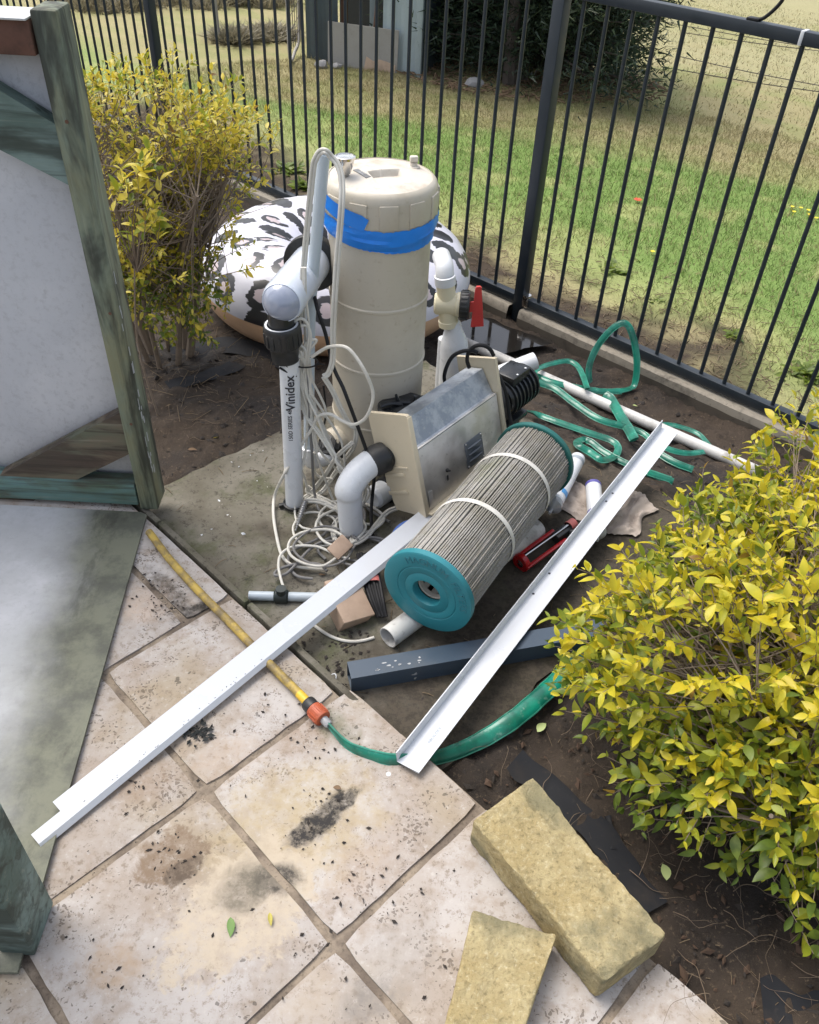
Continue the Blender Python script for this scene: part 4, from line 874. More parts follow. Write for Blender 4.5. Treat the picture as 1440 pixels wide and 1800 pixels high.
# left angle strip
q0 = at(112, 1448, .020); q1 = at(800, 886, .045); dl = norm(q1-q0); sl_ = norm(np.cross(V3(0, 0, 1), dl))
Lq = np.linalg.norm(q1-q0); t_ = .0024; b = MB()
up1 = norm(V3(0, 0, 1)-.0*sl_); fl1 = norm(sl_*1.0+V3(0, 0, .28))                    # wide flange leans up to the left
lip = norm(-V3(0, 0, 1)*1.0+sl_*-.62)
W1 = .050; W2 = .014
zs = [.0, .065, .0651, .5*Lq, Lq]; ws = [.025, .025, W1, W1, W1]; V = []; F = []
c0_ = q0-dl*.055
for z, w in zip(zs, ws):
    o = c0_+dl*z; nn = norm(np.cross(dl, fl1))
    V += [o+fl1*w, o, o+lip*W2, o+lip*W2-nn*t_, o-nn*t_*1.2, o+fl1*w-nn*t_]
for i in range(4):
    for j in range(6): F.append([i*6+j, i*6+(j+1) % 6, (i+1)*6+(j+1) % 6, (i+1)*6+j])
F += [[5, 4, 3, 2, 1, 0], [24, 25, 26, 27, 28, 29]]; b.add(V, F)
slft = thing('white_angle_strip', 'white plastic angle strip with a notched end, running from left panel to metal box', 'angle strip', q0, 'white plastic angle strips')
part('strip', b, M['angle'], slft, 15)
b = MB()
for k in range(26):
    z = random.uniform(.06, .6); b.box((random.uniform(.001, .004), .0012, .0006), frame(c0_+dl*z+fl1*random.uniform(.001, .010)+np.cross(dl, fl1)*.0002, np.cross(dl, fl1), dl), 0)
part('grime_speck', b, M['ink'], slft, kind='stuff')
# slate blue tube
t0 = at(614, 1190, -.014); t1 = at(1060, 1112, -.014); td = norm(t1-t0); bt = thing('steel_tube', 'slate blue square steel tube with paint scuffs lying on the slab edge', 'steel tube', t0)
b = MB(); hs = .0255; Mx = frame(t0, td, (0, 0, 1)); z0, z1 = 0, np.linalg.norm(t1-t0)
o4 = [(-hs, -hs), (hs, -hs), (hs, hs), (-hs, hs)]; i4 = [(x*.93, y*.93) for x, y in o4]
V = [(x, y, z0) for x, y in o4]+[(x, y, z1) for x, y in o4]+[(x, y, z0) for x, y in i4]+[(x, y, .2) for x, y in i4]; F = [[j, (j+1) % 4, 4+(j+1) % 4, 4+j] for j in range(4)]+[[j, 8+j, 8+(j+1) % 4, (j+1) % 4] for j in range(4)]+[[8+j, 12+j, 12+(j+1) % 4, 8+(j+1) % 4] for j in range(4)]+[[4, 5, 6, 7], [15, 14, 13, 12]]
b.add(V, F, Mx); part('tube', b, M['bluetube'], bt, 20)
b = MB(); tn = norm(np.cross(td, V3(0, 0, 1)))
def scuff(f, n_, off, sx_, sy_, up_):
    for k in range(n_):
        c = t0+td*(f+random.uniform(-sx_, sx_))+(tn*(off+random.uniform(-sy_, sy_))+V3(0, 0, hs+.0006) if up_ else tn*(hs+.0006)+V3(0, 0, off+random.uniform(-sy_, sy_)))
        m = random.randint(5, 7); nz = V3(0, 0, 1) if up_ else tn; Fx = frame(c, nz, td); a_ = random.uniform(.002, .008); b_ = random.uniform(.0015, .004)
        b.add([(a_*math.cos(6.28*j/m)*random.uniform(.6, 1.2), b_*math.sin(6.28*j/m)*random.uniform(.6, 1.2), 0) for j in range(m)], [list(range(m))], Fx)
scuff(.115, 7, .008, .03, .012, True); scuff(.06, 2, .015, .012, .006, True); scuff(.17, 3, .005, .01, .01, True); scuff(.155, 4, -.006, .005, .01, False)
part('scuff_mark', b, M['scuff'], bt, 0)

# ------------------------------------------------------------------ sandstone blocks
def stone(name, cs, h, label, seed):
    cs = [V3(*c) for c in cs]; b = MB(); n, m, k = 56, 28, 12; V = []; idx = {}
    def P(i, j, l):
        key = (i, j, l)
        if key in idx: return idx[key]
        u, v, w = i/n, j/m, l/k; p = (cs[0]*(1-u)+cs[1]*u)*(1-v)+(cs[3]*(1-u)+cs[2]*u)*v; p = V3(p[0], p[1], w*h+.001)
        c = (cs[0]+cs[1]+cs[2]+cs[3])/4; du = min(i, n-i)/n*.36; dv = min(j, m-j)/m*.17; dw = min(l, k-l)/k*h
        r = .008; e = [max(0, r-x) for x in (du, dv, dw)]; ee = math.sqrt(sum(x*x for x in e)); 
        push = max(0, ee-r*.45)*.75; dirc = norm(V3(c[0], c[1], h/2)-p)
        ns = mnoise.noise(Vector(p*28)+Vector((seed, 0, 0)))*.0024+mnoise.noise(Vector(p*85)+Vector((0, seed, 0)))*.0022
        gro = -.007*max(0, math.sin(v*9.5+mnoise.noise(Vector(p*9))*1.6)) if seed == 3 and l == k else 0
        p = p+dirc*push+V3(ns*.6, ns*.6, ns+gro); p[2] = max(p[2], .001); idx[key] = len(V); V.append(p); return idx[key]
    F = []
    for i in range(n):
        for j in range(m): F.append([P(i, j, k), P(i+1, j, k), P(i+1, j+1, k), P(i, j+1, k)]); F.append([P(i, j, 0), P(i, j+1, 0), P(i+1, j+1, 0), P(i+1, j, 0)])
        for l in range(k): F.append([P(i, 0, l), P(i+1, 0, l), P(i+1, 0, l+1), P(i, 0, l+1)]); F.append([P(i, m, l), P(i, m, l+1), P(i+1, m, l+1), P(i+1, m, l)])
    for j in range(m):
        for l in range(k): F.append([P(0, j, l), P(0, j, l+1), P(0, j+1, l+1), P(0, j+1, l)]); F.append([P(n, j, l), P(n, j+1, l), P(n, j+1, l+1), P(n, j, l+1)])
    b.add(V, F); c = sum(cs)/4
    return solo(name, b, M['sandst'], label, 'stone block', (c[0], c[1], 0), 'loose sandstone blocks', 60)
stone('sandstone_block', [at(935, 1362, .085), at(1176, 1645, .085), at(1064, 1728, .085), at(828, 1440, .085)], .085, 'larger yellow sandstone block with chiselled grooves across the paving edge by the bush', 3)
e0, e1 = at(830, 1595, .06), at(982, 1640, .06); f1 = at(930, 1800, .06); f0 = at(780, 1800, .06)
stone('sandstone_block', [e1, e1+(f1-e1)*1.35, e0+(f0-e0)*1.35, e0], .06, 'smaller smooth yellow sandstone block at the bottom edge of the picture', 8)

# ------------------------------------------------------------------ hoses
yh = thing('garden_hose', 'grubby yellow garden hose with orange connector lying along the paver edge', 'hose', hit(300, 985))
ypts = [(225, 870), (262, 935), (300, 985), (350, 1040), (410, 1100), (470, 1163), (520, 1213), (540, 1234)]
YH = [at(x, y, .0145) for x, y in ypts]; YH[0] = YH[0]
b = MB(); b.tube(crom(YH[1:], 6), .0105, 14); part('hose', b, M['yhose'], yh)
b = MB(); e_ = YH[-1]; ed = norm(YH[-1]-YH[-2]); b.tube([e_-ed*.03, e_+ed*.004], .0109, 14); part('clean_end', b, M['yfresh'], yh)
CM = frame(e_, ed); b = MB(); b.lathe([(.011, 0), (.0165, .001), (.018, .006), (.018, .022), (.0155, .024)], CM, 20); part('collar', b, M['black'], yh)
b = MB(); b.lathe([(.0155, .022), (.019, .024), (.0195, .032), (.0185, .048), (.0205, .056), (.019, .060), (.010, .061)], CM, 24)
for k in range(12):
    a = 2*math.pi*k/12; b.box((.003, .004, .026), CM@frame((.0195*math.cos(a), .0195*math.sin(a), .042), (0, 0, 1), (math.cos(a), math.sin(a), 0)), .001)
part('connector', b, M['orange'], yh)
b = MB(); b.lathe([(.010, .060), (.010, .078), (.0075, .082), (.0001, .082)], CM, 16); part('nozzle', b, M['clearplastic'], yh)
fh = thing('flat_hose', 'flat translucent green hose running from the orange connector and looping by the fence', 'hose', hit(700, 1330))
def ribbon(P, w, tilt, n=8, flat=.34):
    Q = crom(P, n); k = len(Q); T = [norm(Q[min(i+1, k-1)]-Q[max(i-1, 0)]) for i in range(k)]
    N = []
    for i in range(k):
        tl = np.interp(i/(k-1), np.linspace(0, 1, len(tilt)), tilt); h = norm(np.cross(T[i], V3(0, 0, 1))+1e-6)
        n0 = V3(-.12, -.60, .79); n0 = norm(n0-T[i]*(n0@T[i])); tw_ = (tl+.55)*.9; N.append(norm(n0*math.cos(tw_)+np.cross(T[i], n0)*math.sin(tw_)))
    ww = w if hasattr(w, '__len__') else [w]*2; W = [1.0*float(np.interp(i/(k-1), np.linspace(0, 1, len(ww)), ww))*(1+.025*math.sin(i*1.1)) for i in range(k)]
    b = MB(); b.tube(Q, W, 10, True, flat, np.array(N)); e = MB()
    for s in (-1, 1):
        e.tube([Q[i]+s*W[i]*.93*norm(np.cross(T[i], N[i])+1e-9)+N[i]*.0012 for i in range(k)], .0022, 5)
    return b, e
def hrun(pts, w, tilt, off=.012, zs=None):
    P = [hit(x, y, off) if z is None else (pv(x, y, z) if hasattr(z, '__len__') else hit(x, y, z)) for (x, y), z in zip(pts, zs or [None]*len(pts))]
    b, e = ribbon(P, w, tilt); r_ = part('hose_run', b, M['flathose'], fh); part('hose_edge', e, M['hoseedge'], r_)
nz = e_+ed*.078; px0 = proj(nz)
P = [nz, hit(610, 1308, .010), hit(650, 1326, .010), hit(700, 1336, .008), hit(770, 1331, .010), hit(840, 1304, .016), hit(900, 1267, .03), hit(950, 1225, .03), hit(990, 1185, .02), hit(1060, 1110, .02)]
b, e = ribbon(P, [.007, .013, .015, .017, .021, .022, .016], [.5, .1, -.1, -.35, -.7, -.9, -.6]); r_ = part('hose_run', b, M['flathose'], fh); part('hose_edge', e, M['hoseedge'], r_)
def z8(L): return [(880+x/2.571, 450+y/2.571) for x, y in L]
LP = V3(.83, 2.72, 0)
lp_top = [(585, 600), (608, 575), (617, 480), (600, 370), (566, 306), (510, 325), (440, 405), (400, 500), (403, 590)]
base_ = hit(*z8([(585, 600)])[0], .02); LPl = base_
hrun(z8([(60, 560), (120, 550), (145, 537), (230, 570), (330, 592), (450, 612), (545, 612)]), [.012, .012], [-.9, -.7, -.6], .03)
P = [hit(*z8([(530, 612)])[0], .03)]+[pv(*q, LPl+V3(.0, .0, 0)+V3(*(np.array(LPl[:2])*f), 0)) for q, f in zip(z8(lp_top[0:]), (0, .01, .02, .03, .035, .03, .02, .005, -.005))]
b, e = ribbon(P, [.0125, .0125], [-.9, -1.2, -1.0, -.8, -.6, -.8, -.9, -.9, -.9]); r_ = part('hose_run', b, M['flathose'], fh); part('hose_edge', e, M['hoseedge'], r_)
hrun(z8([(145, 540), (165, 515), (215, 492), (300, 475), (345, 495), (372, 540), (392, 600)]), [.010, .010], [-.8, -.6, -.3], .06)
hrun(z8([(100, 556), (180, 575), (250, 602), (330, 662), (440, 735), (560, 772), (640, 800), (700, 845), (780, 880), (850, 892), (920, 885)]), [.013, .013, .010, .009], [-.6, -.5, -.4, -.8], .035)
hrun(z8([(470, 628), (500, 650), (540, 720), (575, 775), (605, 830)]), [.019, .017], [-.3, -.2], .04)
hrun(z8([(100, 695), (160, 715), (250, 748), (400, 800), (495, 832), (530, 862), (520, 900), (465, 922), (400, 885), (345, 850), (370, 832), (410, 842), (460, 880), (530, 920), (640, 968), (770, 1012)]), [.012, .011], [-.9, -.6, -.5, -.7], .022)
hrun(z8([(690, 765), (760, 762), (830, 778), (900, 808), (945, 860)]), [.008, .008], [-.8, -.6], .03)
hrun(z8([(660, 850), (720, 895), (790, 935), (870, 965)]), [.013, .011], [-.4, -.3], .02)
hrun(z8([(600, 955), (680, 985), (780, 1020)]), [.012, .011], [-.4, -.3], .02)

# ------------------------------------------------------------------ cables
PW = V3(-.335, 1.93, 0)
def cab(pts, r, mat, label, P0=PW, zmin=-.03, name='cable', twin=False, cat='cable', parent=None, n=6):
    Q = []
    for i, q in enumerate(pts):
        dz = q[2] if len(q) > 2 else 0.
        p = pv(q[0], q[1], P0*(1+dz/1.95) if True else P0)
        if p[2] < zmin+r: p = at(q[0], q[1], zmin+r+abs(dz)*.3)
        Q.append(p)
    Q = crom(Q, n); b = MB()
    if twin:
        for s in (-1, 1):
            b.tube([q+s*r*.85*norm(np.cross(Q[min(i+1, len(Q)-1)]-Q[max(i-1, 0)], EYE-q)) for i, q in enumerate(Q)], r, 8)
    else: b.tube(Q, r, 8)
    if parent is not None: return part(name, b, mat, parent)
    return solo(name, b, mat, label, cat, Q[0])
z4 = lambda L: [(340+q[0]/4, 400+q[1]/4, *(q[2:])) for q in L]
z6 = lambda L: [(420+q[0]/4, 780+q[1]/4, *(q[2:])) for q in L]
CT = V3(-.30, 1.985, 0)
cab([(527, 560), (528, 530), (532, 490), (540, 400), (550, 300), (555, 279), (563, 267), (573, 266, -.01), (583, 276, -.01), (594, 290, -.02), (601, 318, -.04), (600, 370, -.07), (592, 470, -.09), (586, 570, -.1), (585, 630, -.1), (578, 655, -.1), (569, 662, -.1)], .0042, M['cable'], 'flat white twin cable hung over the top of the tall conduit', P0=V3(-.30, 1.985, 0), twin=True)
cab([(569, 662, -.1), (585, 688, -.1), (600, 720, -.1), (614, 745, -.1), (626, 755, -.09), (622, 785, -.08), (608, 805, -.06), (590, 830, -.04), (570, 860, -.02), (553, 873), (535, 882)], .0038, M['cable'], 'white twin cable hanging in a hooked bend in front of the tank', P0=V3(-.30, 1.985, 0), twin=True)
bun = thing('cable_bundle', 'loops of white cable cinched with a black tie against the stand pipe', 'cable', pv(535, 640, PW))
for k, (dx, r) in enumerate(((0, .0038), (8, .0036), (15, .0036), (-5, .0036))):
    cab([(532+dx*.3, 470), (530+dx*.5, 520), (527+dx, 560), (530+dx*.9, 600), (533+dx*.5, 636), (531+dx*.9, 680), (536+dx, 720)], r, M['cable'], None, PW+V3(.012, -.012*(k % 3), 0), parent=bun)
for pts in ([(538, 640), (520, 610), (512, 585), (517, 566), (530, 560), (541, 570), (543, 590), (536, 640)], [(534, 638), (522, 612), (520, 590), (526, 575), (540, 573), (546, 588), (545, 610), (541, 640)], [(536, 640), (545, 615), (556, 600), (552, 597), (538, 602), (533, 625)], [(516, 604), (530, 608), (538, 618), (540, 640)], [(528, 616), (536, 640), (534, 655)]):
    cab([(x, y, -.035-.006*random.random()) for x, y in pts], .0038, M['cable'], None, PW, parent=bun)
b = MB(); tc = pv(536, 636, PW*.985); b.tube(crom([tc+V3(.035*math.cos(a), .028*math.sin(a), 0) for a in np.linspace(0, 6.28, 12)], 3), .0025, 6); b.tube([tc+V3(.03, -.01, 0), tc+V3(.055, -.02, .008)], .002, 6); part('tie', b, M['rubber'], bun)
cab(z4([(830, 910, -.05), (900, 865, -.06), (960, 838, -.08), (1070, 840, -.12), (1150, 920, -.14), (1220, 1040, -.16), (1262, 1160, -.16), (1250, 1260, -.16), (1200, 1350, -.15), (1120, 1385, -.13), (1040, 1355, -.1), (960, 1312, -.08), (880, 1328, -.06), (830, 1420, -.05), (770, 1510, -.05), (700, 1600, -.05), (640, 1730, -.06)])+z6([(380, 120, -.06), (300, 250, -.04), (250, 370, -.02), (243, 500), (265, 650), (300, 780), (360, 845), (450, 870), (600, 882)]), .0045, M['cable'], 'thick white cable in a wide loop before the tank, trailing over the slab')
cab(z4([(735, 1000, -.03), (745, 1120, -.03), (770, 1240, -.03), (800, 1330, -.04), (880, 1440, -.06), (960, 1560, -.08), (1020, 1660, -.09)])+z6([(720, 190, -.1), (830, 260, -.1), (885, 310, -.1), (880, 370, -.08), (850, 430, -.06), (790, 480, -.03), (700, 530, 0), (665, 590, 0), (670, 660), (720, 690), (760, 640)]), .0038, M['cable'], 'white twin cable dropping from the bundle across the fat elbow', twin=True)
cab(z4([(770, 1000, -.03), (790, 1150, -.04), (830, 1250, -.05), (870, 1330, -.06), (930, 1480, -.07), (1000, 1600, -.09)])+z6([(690, 130, -.1), (800, 240, -.12), (900, 290, -.12), (920, 350, -.1), (880, 420, -.08), (840, 470, -.04), (780, 560), (760, 660)]), .0036, M['cable'], 'white cable running beside the twin cable down to the slab')
for k, (pts, r) in enumerate([(z4([(800, 960), (810, 1060), (830, 1140), (850, 1220), (860, 1290), (835, 1320)]), .0035), (z4([(815, 960), (840, 1080), (880, 1160), (925, 1260), (930, 1330), (880, 1300)]), .0032), (z4([(755, 990), (770, 1100), (790, 1180), (830, 1260), (845, 1330)]), .0034)]):
    cab([(x, y, -.035) for x, y in pts], r, M['cable'], None, PW, parent=bun)
cab(z6([(800, -10, -.06), (690, 90, -.05), (620, 200, -.03), (560, 280), (500, 350), (440, 395)]), .0036, M['cable'], 'white twin cable crossing behind the elbow down to the screw', twin=True)
cab(z6([(440, 100), (445, 190), (465, 250), (480, 310), (485, 330)]), .0036, M['cable'], 'short white cable beside the foot of the stand pipe')
cab(z6([(470, 400), (560, 405), (650, 440), (720, 490), (765, 570), (790, 640), (802, 695), (840, 690), (905, 645), (970, 565), (1040, 485), (1120, 448)]), .0042, M['cable'], 'white twin cable folded sharply beside the left angle strip', twin=True, zmin=-.02)
cab(z6([(500, 300), (480, 330), (530, 360), (620, 400), (690, 440), (740, 500), (770, 560), (765, 650), (780, 700)]), .0038, M['cable'], 'white twin cable curling below the fat elbow', twin=True, zmin=-.028)
cab(z6([(1060, 550), (1000, 515), (940, 480), (890, 445), (850, 425), (790, 430), (720, 480), (660, 575), (560, 665), (450, 715), (370, 760), (345, 820), (370, 890), (420, 935), (520, 950)]), .0042, M['greycable'], 'dark grey cable arching over the slab from under the metal box')
cab(z6([(860, 430), (885, 500), (870, 580), (820, 650), (790, 690), (650, 685), (560, 700), (480, 760), (400, 850), (330, 915), (262, 928), (255, 905), (300, 875), (380, 850), (460, 840), (570, 850), (620, 895)]), .0042, M['greycable'], 'dark grey cable with a flattened loop beside the taped tube', zmin=-.022)
cab(z6([(310, 1000), (290, 930), (278, 860), (290, 790), (340, 740), (420, 718), (540, 722), (620, 750), (700, 790), (780, 810)]), .0038, M['cable'], 'thin white cable running out of the black taped joint', zmin=-.012)
cab(z6([(400, 1190), (450, 1215), (500, 1255), (560, 1300), (620, 1340), (690, 1372), (760, 1388), (830, 1390), (900, 1378), (950, 1362)]), .0042, M['cable'], 'white cable curving on the slab below the left angle strip', zmin=-.04)
for k in range(8):                                        # more strands falling from the tied bundle towards the slab
    x0_ = 526+2.6*k; x1_ = 520+random.uniform(-5, 120); y1_ = random.uniform(830, 935); bow = random.uniform(-22, 40)
    cab([(x0_, 632, -.03), (x0_+2, 672, -.035), (x0_+(x1_-x0_)*.3+bow*.5, 725, -.04), (x0_+(x1_-x0_)*.6+bow, 790, -.045), (x1_+bow*.3, y1_-35, -.03), (x1_+12, y1_, -.0), (x1_+40, y1_+8, 0)], random.choice((.0034, .004)), M['greycable'] if k == 5 else M['cable'], None, PW, parent=bun)
for k in range(7):
    cx_, cy_ = 575+random.uniform(-45, 55), 905+random.uniform(-25, 70); ph = random.random()*6; n_ = 9; a_ = random.uniform(26, 52); q_ = random.uniform(14, 30)
    cab([(cx_+a_*math.cos(ph+j*.75)*(1+.2*random.random())+j*1.5, cy_+q_*math.sin(ph+j*.75)*(1+.3*random.random()), random.uniform(0, .03)) for j in range(n_)], random.choice((.0034, .004)), M['cable'] if k % 3 else M['greycable'], None, zmin=-.036+.004*k, parent=bun)
cab(z4([(850, 480, .08), (880, 600, .02), (930, 750, 0), (985, 980, -.04), (1050, 1120, -.08), (1100, 1250, -.1), (1200, 1520, -.12), (1250, 1680, -.12)])+z6([(920, 130, -.12), (950, 230, -.1), (940, 350, -.08), (930, 500, -.04), (938, 640, 0)]), .0052, M['rubber'], 'thick black cable hanging straight down the left of the tank')
cab(z4([(915, 1110), (930, 1250), (928, 1340), (912, 1420), (890, 1500)]), .0028, M['rubber'], 'thin black wire between the conduit and the tank')
cab(z4([(610, 930, -.06), (660, 975, -.065), (720, 1030, -.06)]), .003, M['rubber'], 'upper black tie strap across the white stand pipe', zmin=-1)
cab(z4([(605, 985, -.06), (650, 1010, -.065), (725, 1045, -.06)]), .003, M['rubber'], 'lower black tie strap across the white stand pipe', zmin=-1)
z5 = lambda L: [(640+q[0]/4, 500+q[1]/4, *(q[2:])) for q in L]
KP = bp(LX*.75, LY, LZ); KP = V3(KP[0], KP[1], 0)
cab(z5([(570, 690), (565, 640), (585, 570), (625, 505), (690, 470), (760, 465), (800, 480)]), .006, M['rubber'], 'black cord arching from the white riser to the metal box', KP, -9)
cab(z5([(740, 585), (725, 530), (740, 470), (790, 430), (850, 432), (890, 460), (912, 500)]), .006, M['rubber'], 'black cord looped over the top of the far tan plate', KP, -9)
cd_l = [bp(LX+.004, .02, .285), bp(LX+.01, -.01, .2), bp(LX+.008, -.016, .12), bp(LX-.005, -.03, .06), bp(LX-.05, -.04, .02)]
b = MB(); b.tube(crom(cd_l, 6), .006, 8); solo('cable', b, M['rubber'], 'black cord running down the far tan plate to the cartridge', 'cable', cd_l[0])

# ------------------------------------------------------------------ small things on the slab
jb = thing('junction_box', 'tan plastic junction box under the left angle strip', 'junction box', hit(610, 1050))
c = hit(608, 1062, .03); J = frame(c, norm(V3(.35, -.2, 1)), norm(V3(.85, .5, 0)))
part('case', MB().box((.085, .12, .05), J, .004), M['brownbox'], jb); part('lid', MB().box((.092, .126, .010), J@frame((0, 0, .030), (0, 0, 1), (1, 0, 0)), .003), M['brownbox'], jb)
c = hit(598, 962, .05); J2 = frame(c, norm(V3(.1, -.5, .8)), norm(V3(.6, .8, .1))); part('bracket', MB().box((.06, .045, .012), J2, .003), M['brownbox'], jb)
cb = thing('cord_bundle', 'folded black cord held by a pink band beside the filter cartridge', 'cord', hit(655, 1030))
for k in range(6):
    o = V3((k-2.5)*.008, 0, .004*(k % 2)); cab_ = [hit(642, 975, .045)+o, hit(652, 1015, .05)+o, hit(662, 1055, .04)+o*.8, hit(672, 1085, .018)+o*.5]
    part('cord', MB().tube(crom(cab_, 5), .0055, 8), M['rubber'], cb)
pc = hit(652, 1021, .05); b = MB(); ax_ = norm(hit(662, 1055, .04)-hit(645, 985, .05)); b.lathe([(.026, -.010), (.0265, -.009), (.0265, .009), (.026, .010)], frame(pc, ax_)@np.diag([.55, 1, 1, 1]), 20); part('pink_band', b, M['pinktape'], cb)
b = MB(); c = at(726, 952, .0); b.lathe([(.0001, .006), (.03, .006), (.032, .012), (.062, .012), (.065, 0), (.062, -.012), (.0001, -.012)], frame(c, norm(V3(-.1, -.45, .9))), 36); solo('blue_reel', b, M['bluedisc'], 'blue plastic reel tucked under the cartridge behind the left angle strip', 'reel', c)
# coach screw
s0 = pv(537, 880, PB+V3(.02, -.03, 0)); s1 = hit(519, 934, .006); sa = norm(s1-s0); L = np.linalg.norm(s1-s0); prof = []
nt = 13
for k in range(nt):
    f = k/nt; r = .0105*(1-max(0, f-.5)*1.8); prof += [(r*.6, L*f), (r, L*(f+.4/nt)), (r*.6, L*(f+.85/nt))]
prof.append((.0003, L)); b = MB(); b.lathe([(.0001, 0)]+prof, frame(s0, sa), 14); solo('coach_screw', b, M['steelscrew'], 'large silver coach screw pointing down beside the stand pipe foot', 'screw', s0)
b = MB(); c = PB+V3(.0, -.0, .004); b.lathe([(.030, .0), (.034, .002), (.034, .012), (.030, .014)], frame(c, (0, 0, 1)), 28); b.box((.02, .012, .012), frame(c+V3(-.035, -.01, .006), (0, 0, 1), (1, .3, 0)), .002); solo('pipe_clamp', b, M['black'], 'black clamp ring round the foot of the stand pipe', 'clamp', c)
b = MB(); c = hit(585, 1190, .004); b.tube([c+V3(.0085*math.cos(a), .0085*math.sin(a), .003*math.sin(a*2)) for a in np.linspace(0, 6.2832, 25)], .0018, 6, False); solo('plastic_ring', b, M['white'], 'tiny white plastic ring on the dirt beside the steel tube', 'ring')if False else solo('plastic_ring', b, M['white'], 'tiny white plastic ring on the dirt beside the steel tube', 'ring', c)
# sealant tubes
def caulk(p0, p1, r, label, bands, nozzle=True, capm=None):
    d = norm(p1-p0); L = np.linalg.norm(p1-p0); Mx = frame(p0, d); t = thing('sealant_tube', label, 'sealant tube', p0, 'sealant tubes on the slab')
    part('barrel', MB().lathe([(.0001, .004), (r*.9, .004), (r, 0), (r, L), (r*.7, L+.004), (.0001, L+.004)], Mx, 28), M['white'], t)
    for z0, z1, mt, a0, a1 in bands: part('printed_band', MB().lathe([(r+.0006, z0*L), (r+.0006, z1*L)], Mx, 24, a0, a1), mt, t)
    if nozzle: part('nozzle', MB().lathe([(r+.0015, L-.006), (r+.003, L), (r+.003, L+.016), (r*.8, L+.022), (.006, L+.03), (.004, L+.05), (.0001, L+.05)], Mx, 24), capm or M['clearplastic'], t)
    return t
a = at(1016, 806, .012); c = at(975, 885, .016); caulk(a, c, .0235, 'white sealant tube with clear nozzle lying beside the far end of the cartridge', [(.06, .12, M['greylabel'], 0, 6.28), (.15, .55, M['greylabel'], 2.3, 4.3), (.78, .86, M['bluelabel'], 3.0, 6.0)])
a = at(1043, 853, .0); c = at(1049, 930, .0); caulk(a, c, .024, 'white sealant tube with purple bands half hidden under the right angle strip', [(.0, .06, M['purple'], 0, 6.28), (.66, .9, M['purple'], 0, 6.28)], True, M['white'])
V, F = text_geo('SEALANT', .02); 
# caulking gun
cg = thing('caulking_gun', 'red caulking gun with metal rod lying between the cartridge and right angle strip', 'caulking gun', hit(930, 985))
g0 = hit(915, 990, .02); g1 = hit(985, 940, .03); gd = norm(g1-g0); gs = norm(np.cross(V3(0, 0, 1), gd)); Mx = frame(g0, gd)
b = MB(); b.lathe([(.012, -.003), (.026, -.003), (.0275, 0), (.0275, .012), (.024, .013), (.012, .004)], Mx, 24)
for s in (-1, 1): b.box((.006, .012, np.linalg.norm(g1-g0)), frame((g0+g1)/2+gs*s*.024, gd, V3(0, 0, 1)), .002)
part('cradle', b, M['redgloss'], cg)
b = MB(); b.tube([g0+gd*.012+V3(0, 0, .018), g1+gd*.05+V3(0, 0, .018)], .0035, 8); part('rod', b, M['chrome'], cg)
b = MB(); b.box((.03, .03, .07), frame(g1+gd*.01, gd, V3(0, 0, 1)), .006); b.tube([g1+gd*.02, g1+gd*.05-gs*.05+V3(0, 0, .01)], .010, 10); part('grip', b, M['black'], cg)
b = MB(); b.lathe([(.016, -.012), (.016, .012)], frame(g1+gd*.045+V3(0, .0, .01), gd), 18); part('red_band', b, M['pinktape'], cg)
# rags
def rag(cpx, cpy, sx, sy, rot_, label, seed):
    c = hit(cpx, cpy, .0); n = 26; V = []; F = []
    for i in range(n+1):
        for j in range(n+1):
            u, v = i/n-.5, j/n-.5; x = u*sx*(1+.2*math.sin(v*7+seed)); y = v*sy*(1+.2*math.sin(u*6+seed*2)); e = 1-max(abs(u), abs(v))*2
            z = .004+.030*abs(mnoise.noise(Vector((u*3.2+seed, v*3.2, seed))))*min(1, e*4+.15)+.012*abs(mnoise.noise(Vector((u*8, v*8, seed+4))))
            ca, sa_ = math.cos(rot_), math.sin(rot_); X_, Y_ = c[0]+x*ca-y*sa_, c[1]+x*sa_+y*ca
            V.append((X_, Y_, max(ground_z(X_, Y_), SLABZ-.03)+z))
    F = [[i*(n+1)+j, (i+1)*(n+1)+j, (i+1)*(n+1)+j+1, i*(n+1)+j+1] for i in range(n) for j in range(n)]; b = MB(); b.add(V, F); solo('rag', b, M['rag'], label, 'rag', c, 'crumpled rags', 70)
rag(1012, 880, .13, .17, .5, 'crumpled beige rag between the two sealant tubes', 1.3); rag(1100, 905, .12, .20, -.6, 'crumpled beige rag between the right angle strip and golden bush', 4.1)
# weed mat pieces, plus one dark strip for the ring's shadow
def mat_shade_piece(pts, label, seed, wd=.02):
    P = crom([hit(x, y, .012) for x, y in pts], 10); V = []; F = []; m = 9
    for i, p in enumerate(P):
        d = norm(P[min(i+1, len(P)-1)]-P[max(i-1, 0)]); s = norm(np.cross(V3(0, 0, 1), d))
        for j in range(m):
            w = (j/(m-1)-.5)*2*wd*(1+.5*mnoise.noise(Vector((i*.13, seed, j//5)))); V.append(p+s*w+V3(0, 0, .004*mnoise.noise(Vector((i*.12, j*.22, seed)))+.003))
    for i in range(len(P)-1):
        for j in range(m-1): F.append([i*m+j, (i+1)*m+j, (i+1)*m+j+1, i*m+j+1])
    b = MB(); b.add(V, F); solo('mat_and_shade_strip', b, M['sheet'], label, 'plastic sheet', P[0], 'torn black weed mat', 60)
mat_shade_piece([(905, 1335), (950, 1375), (1010, 1425), (1070, 1490), (1110, 1545), (1150, 1600)], 'black weed mat strip along the far side of the larger sandstone block', 1, .032)
mat_shade_piece([(1068, 1435), (1076, 1470), (1080, 1495)], 'narrow black weed mat scrap beside the larger block', 6, .008)
mat_shade_piece([(295, 680), (340, 668), (385, 655), (420, 640)], 'black weed mat scrap in the bed in front of the inflatable ring', 3, .035)
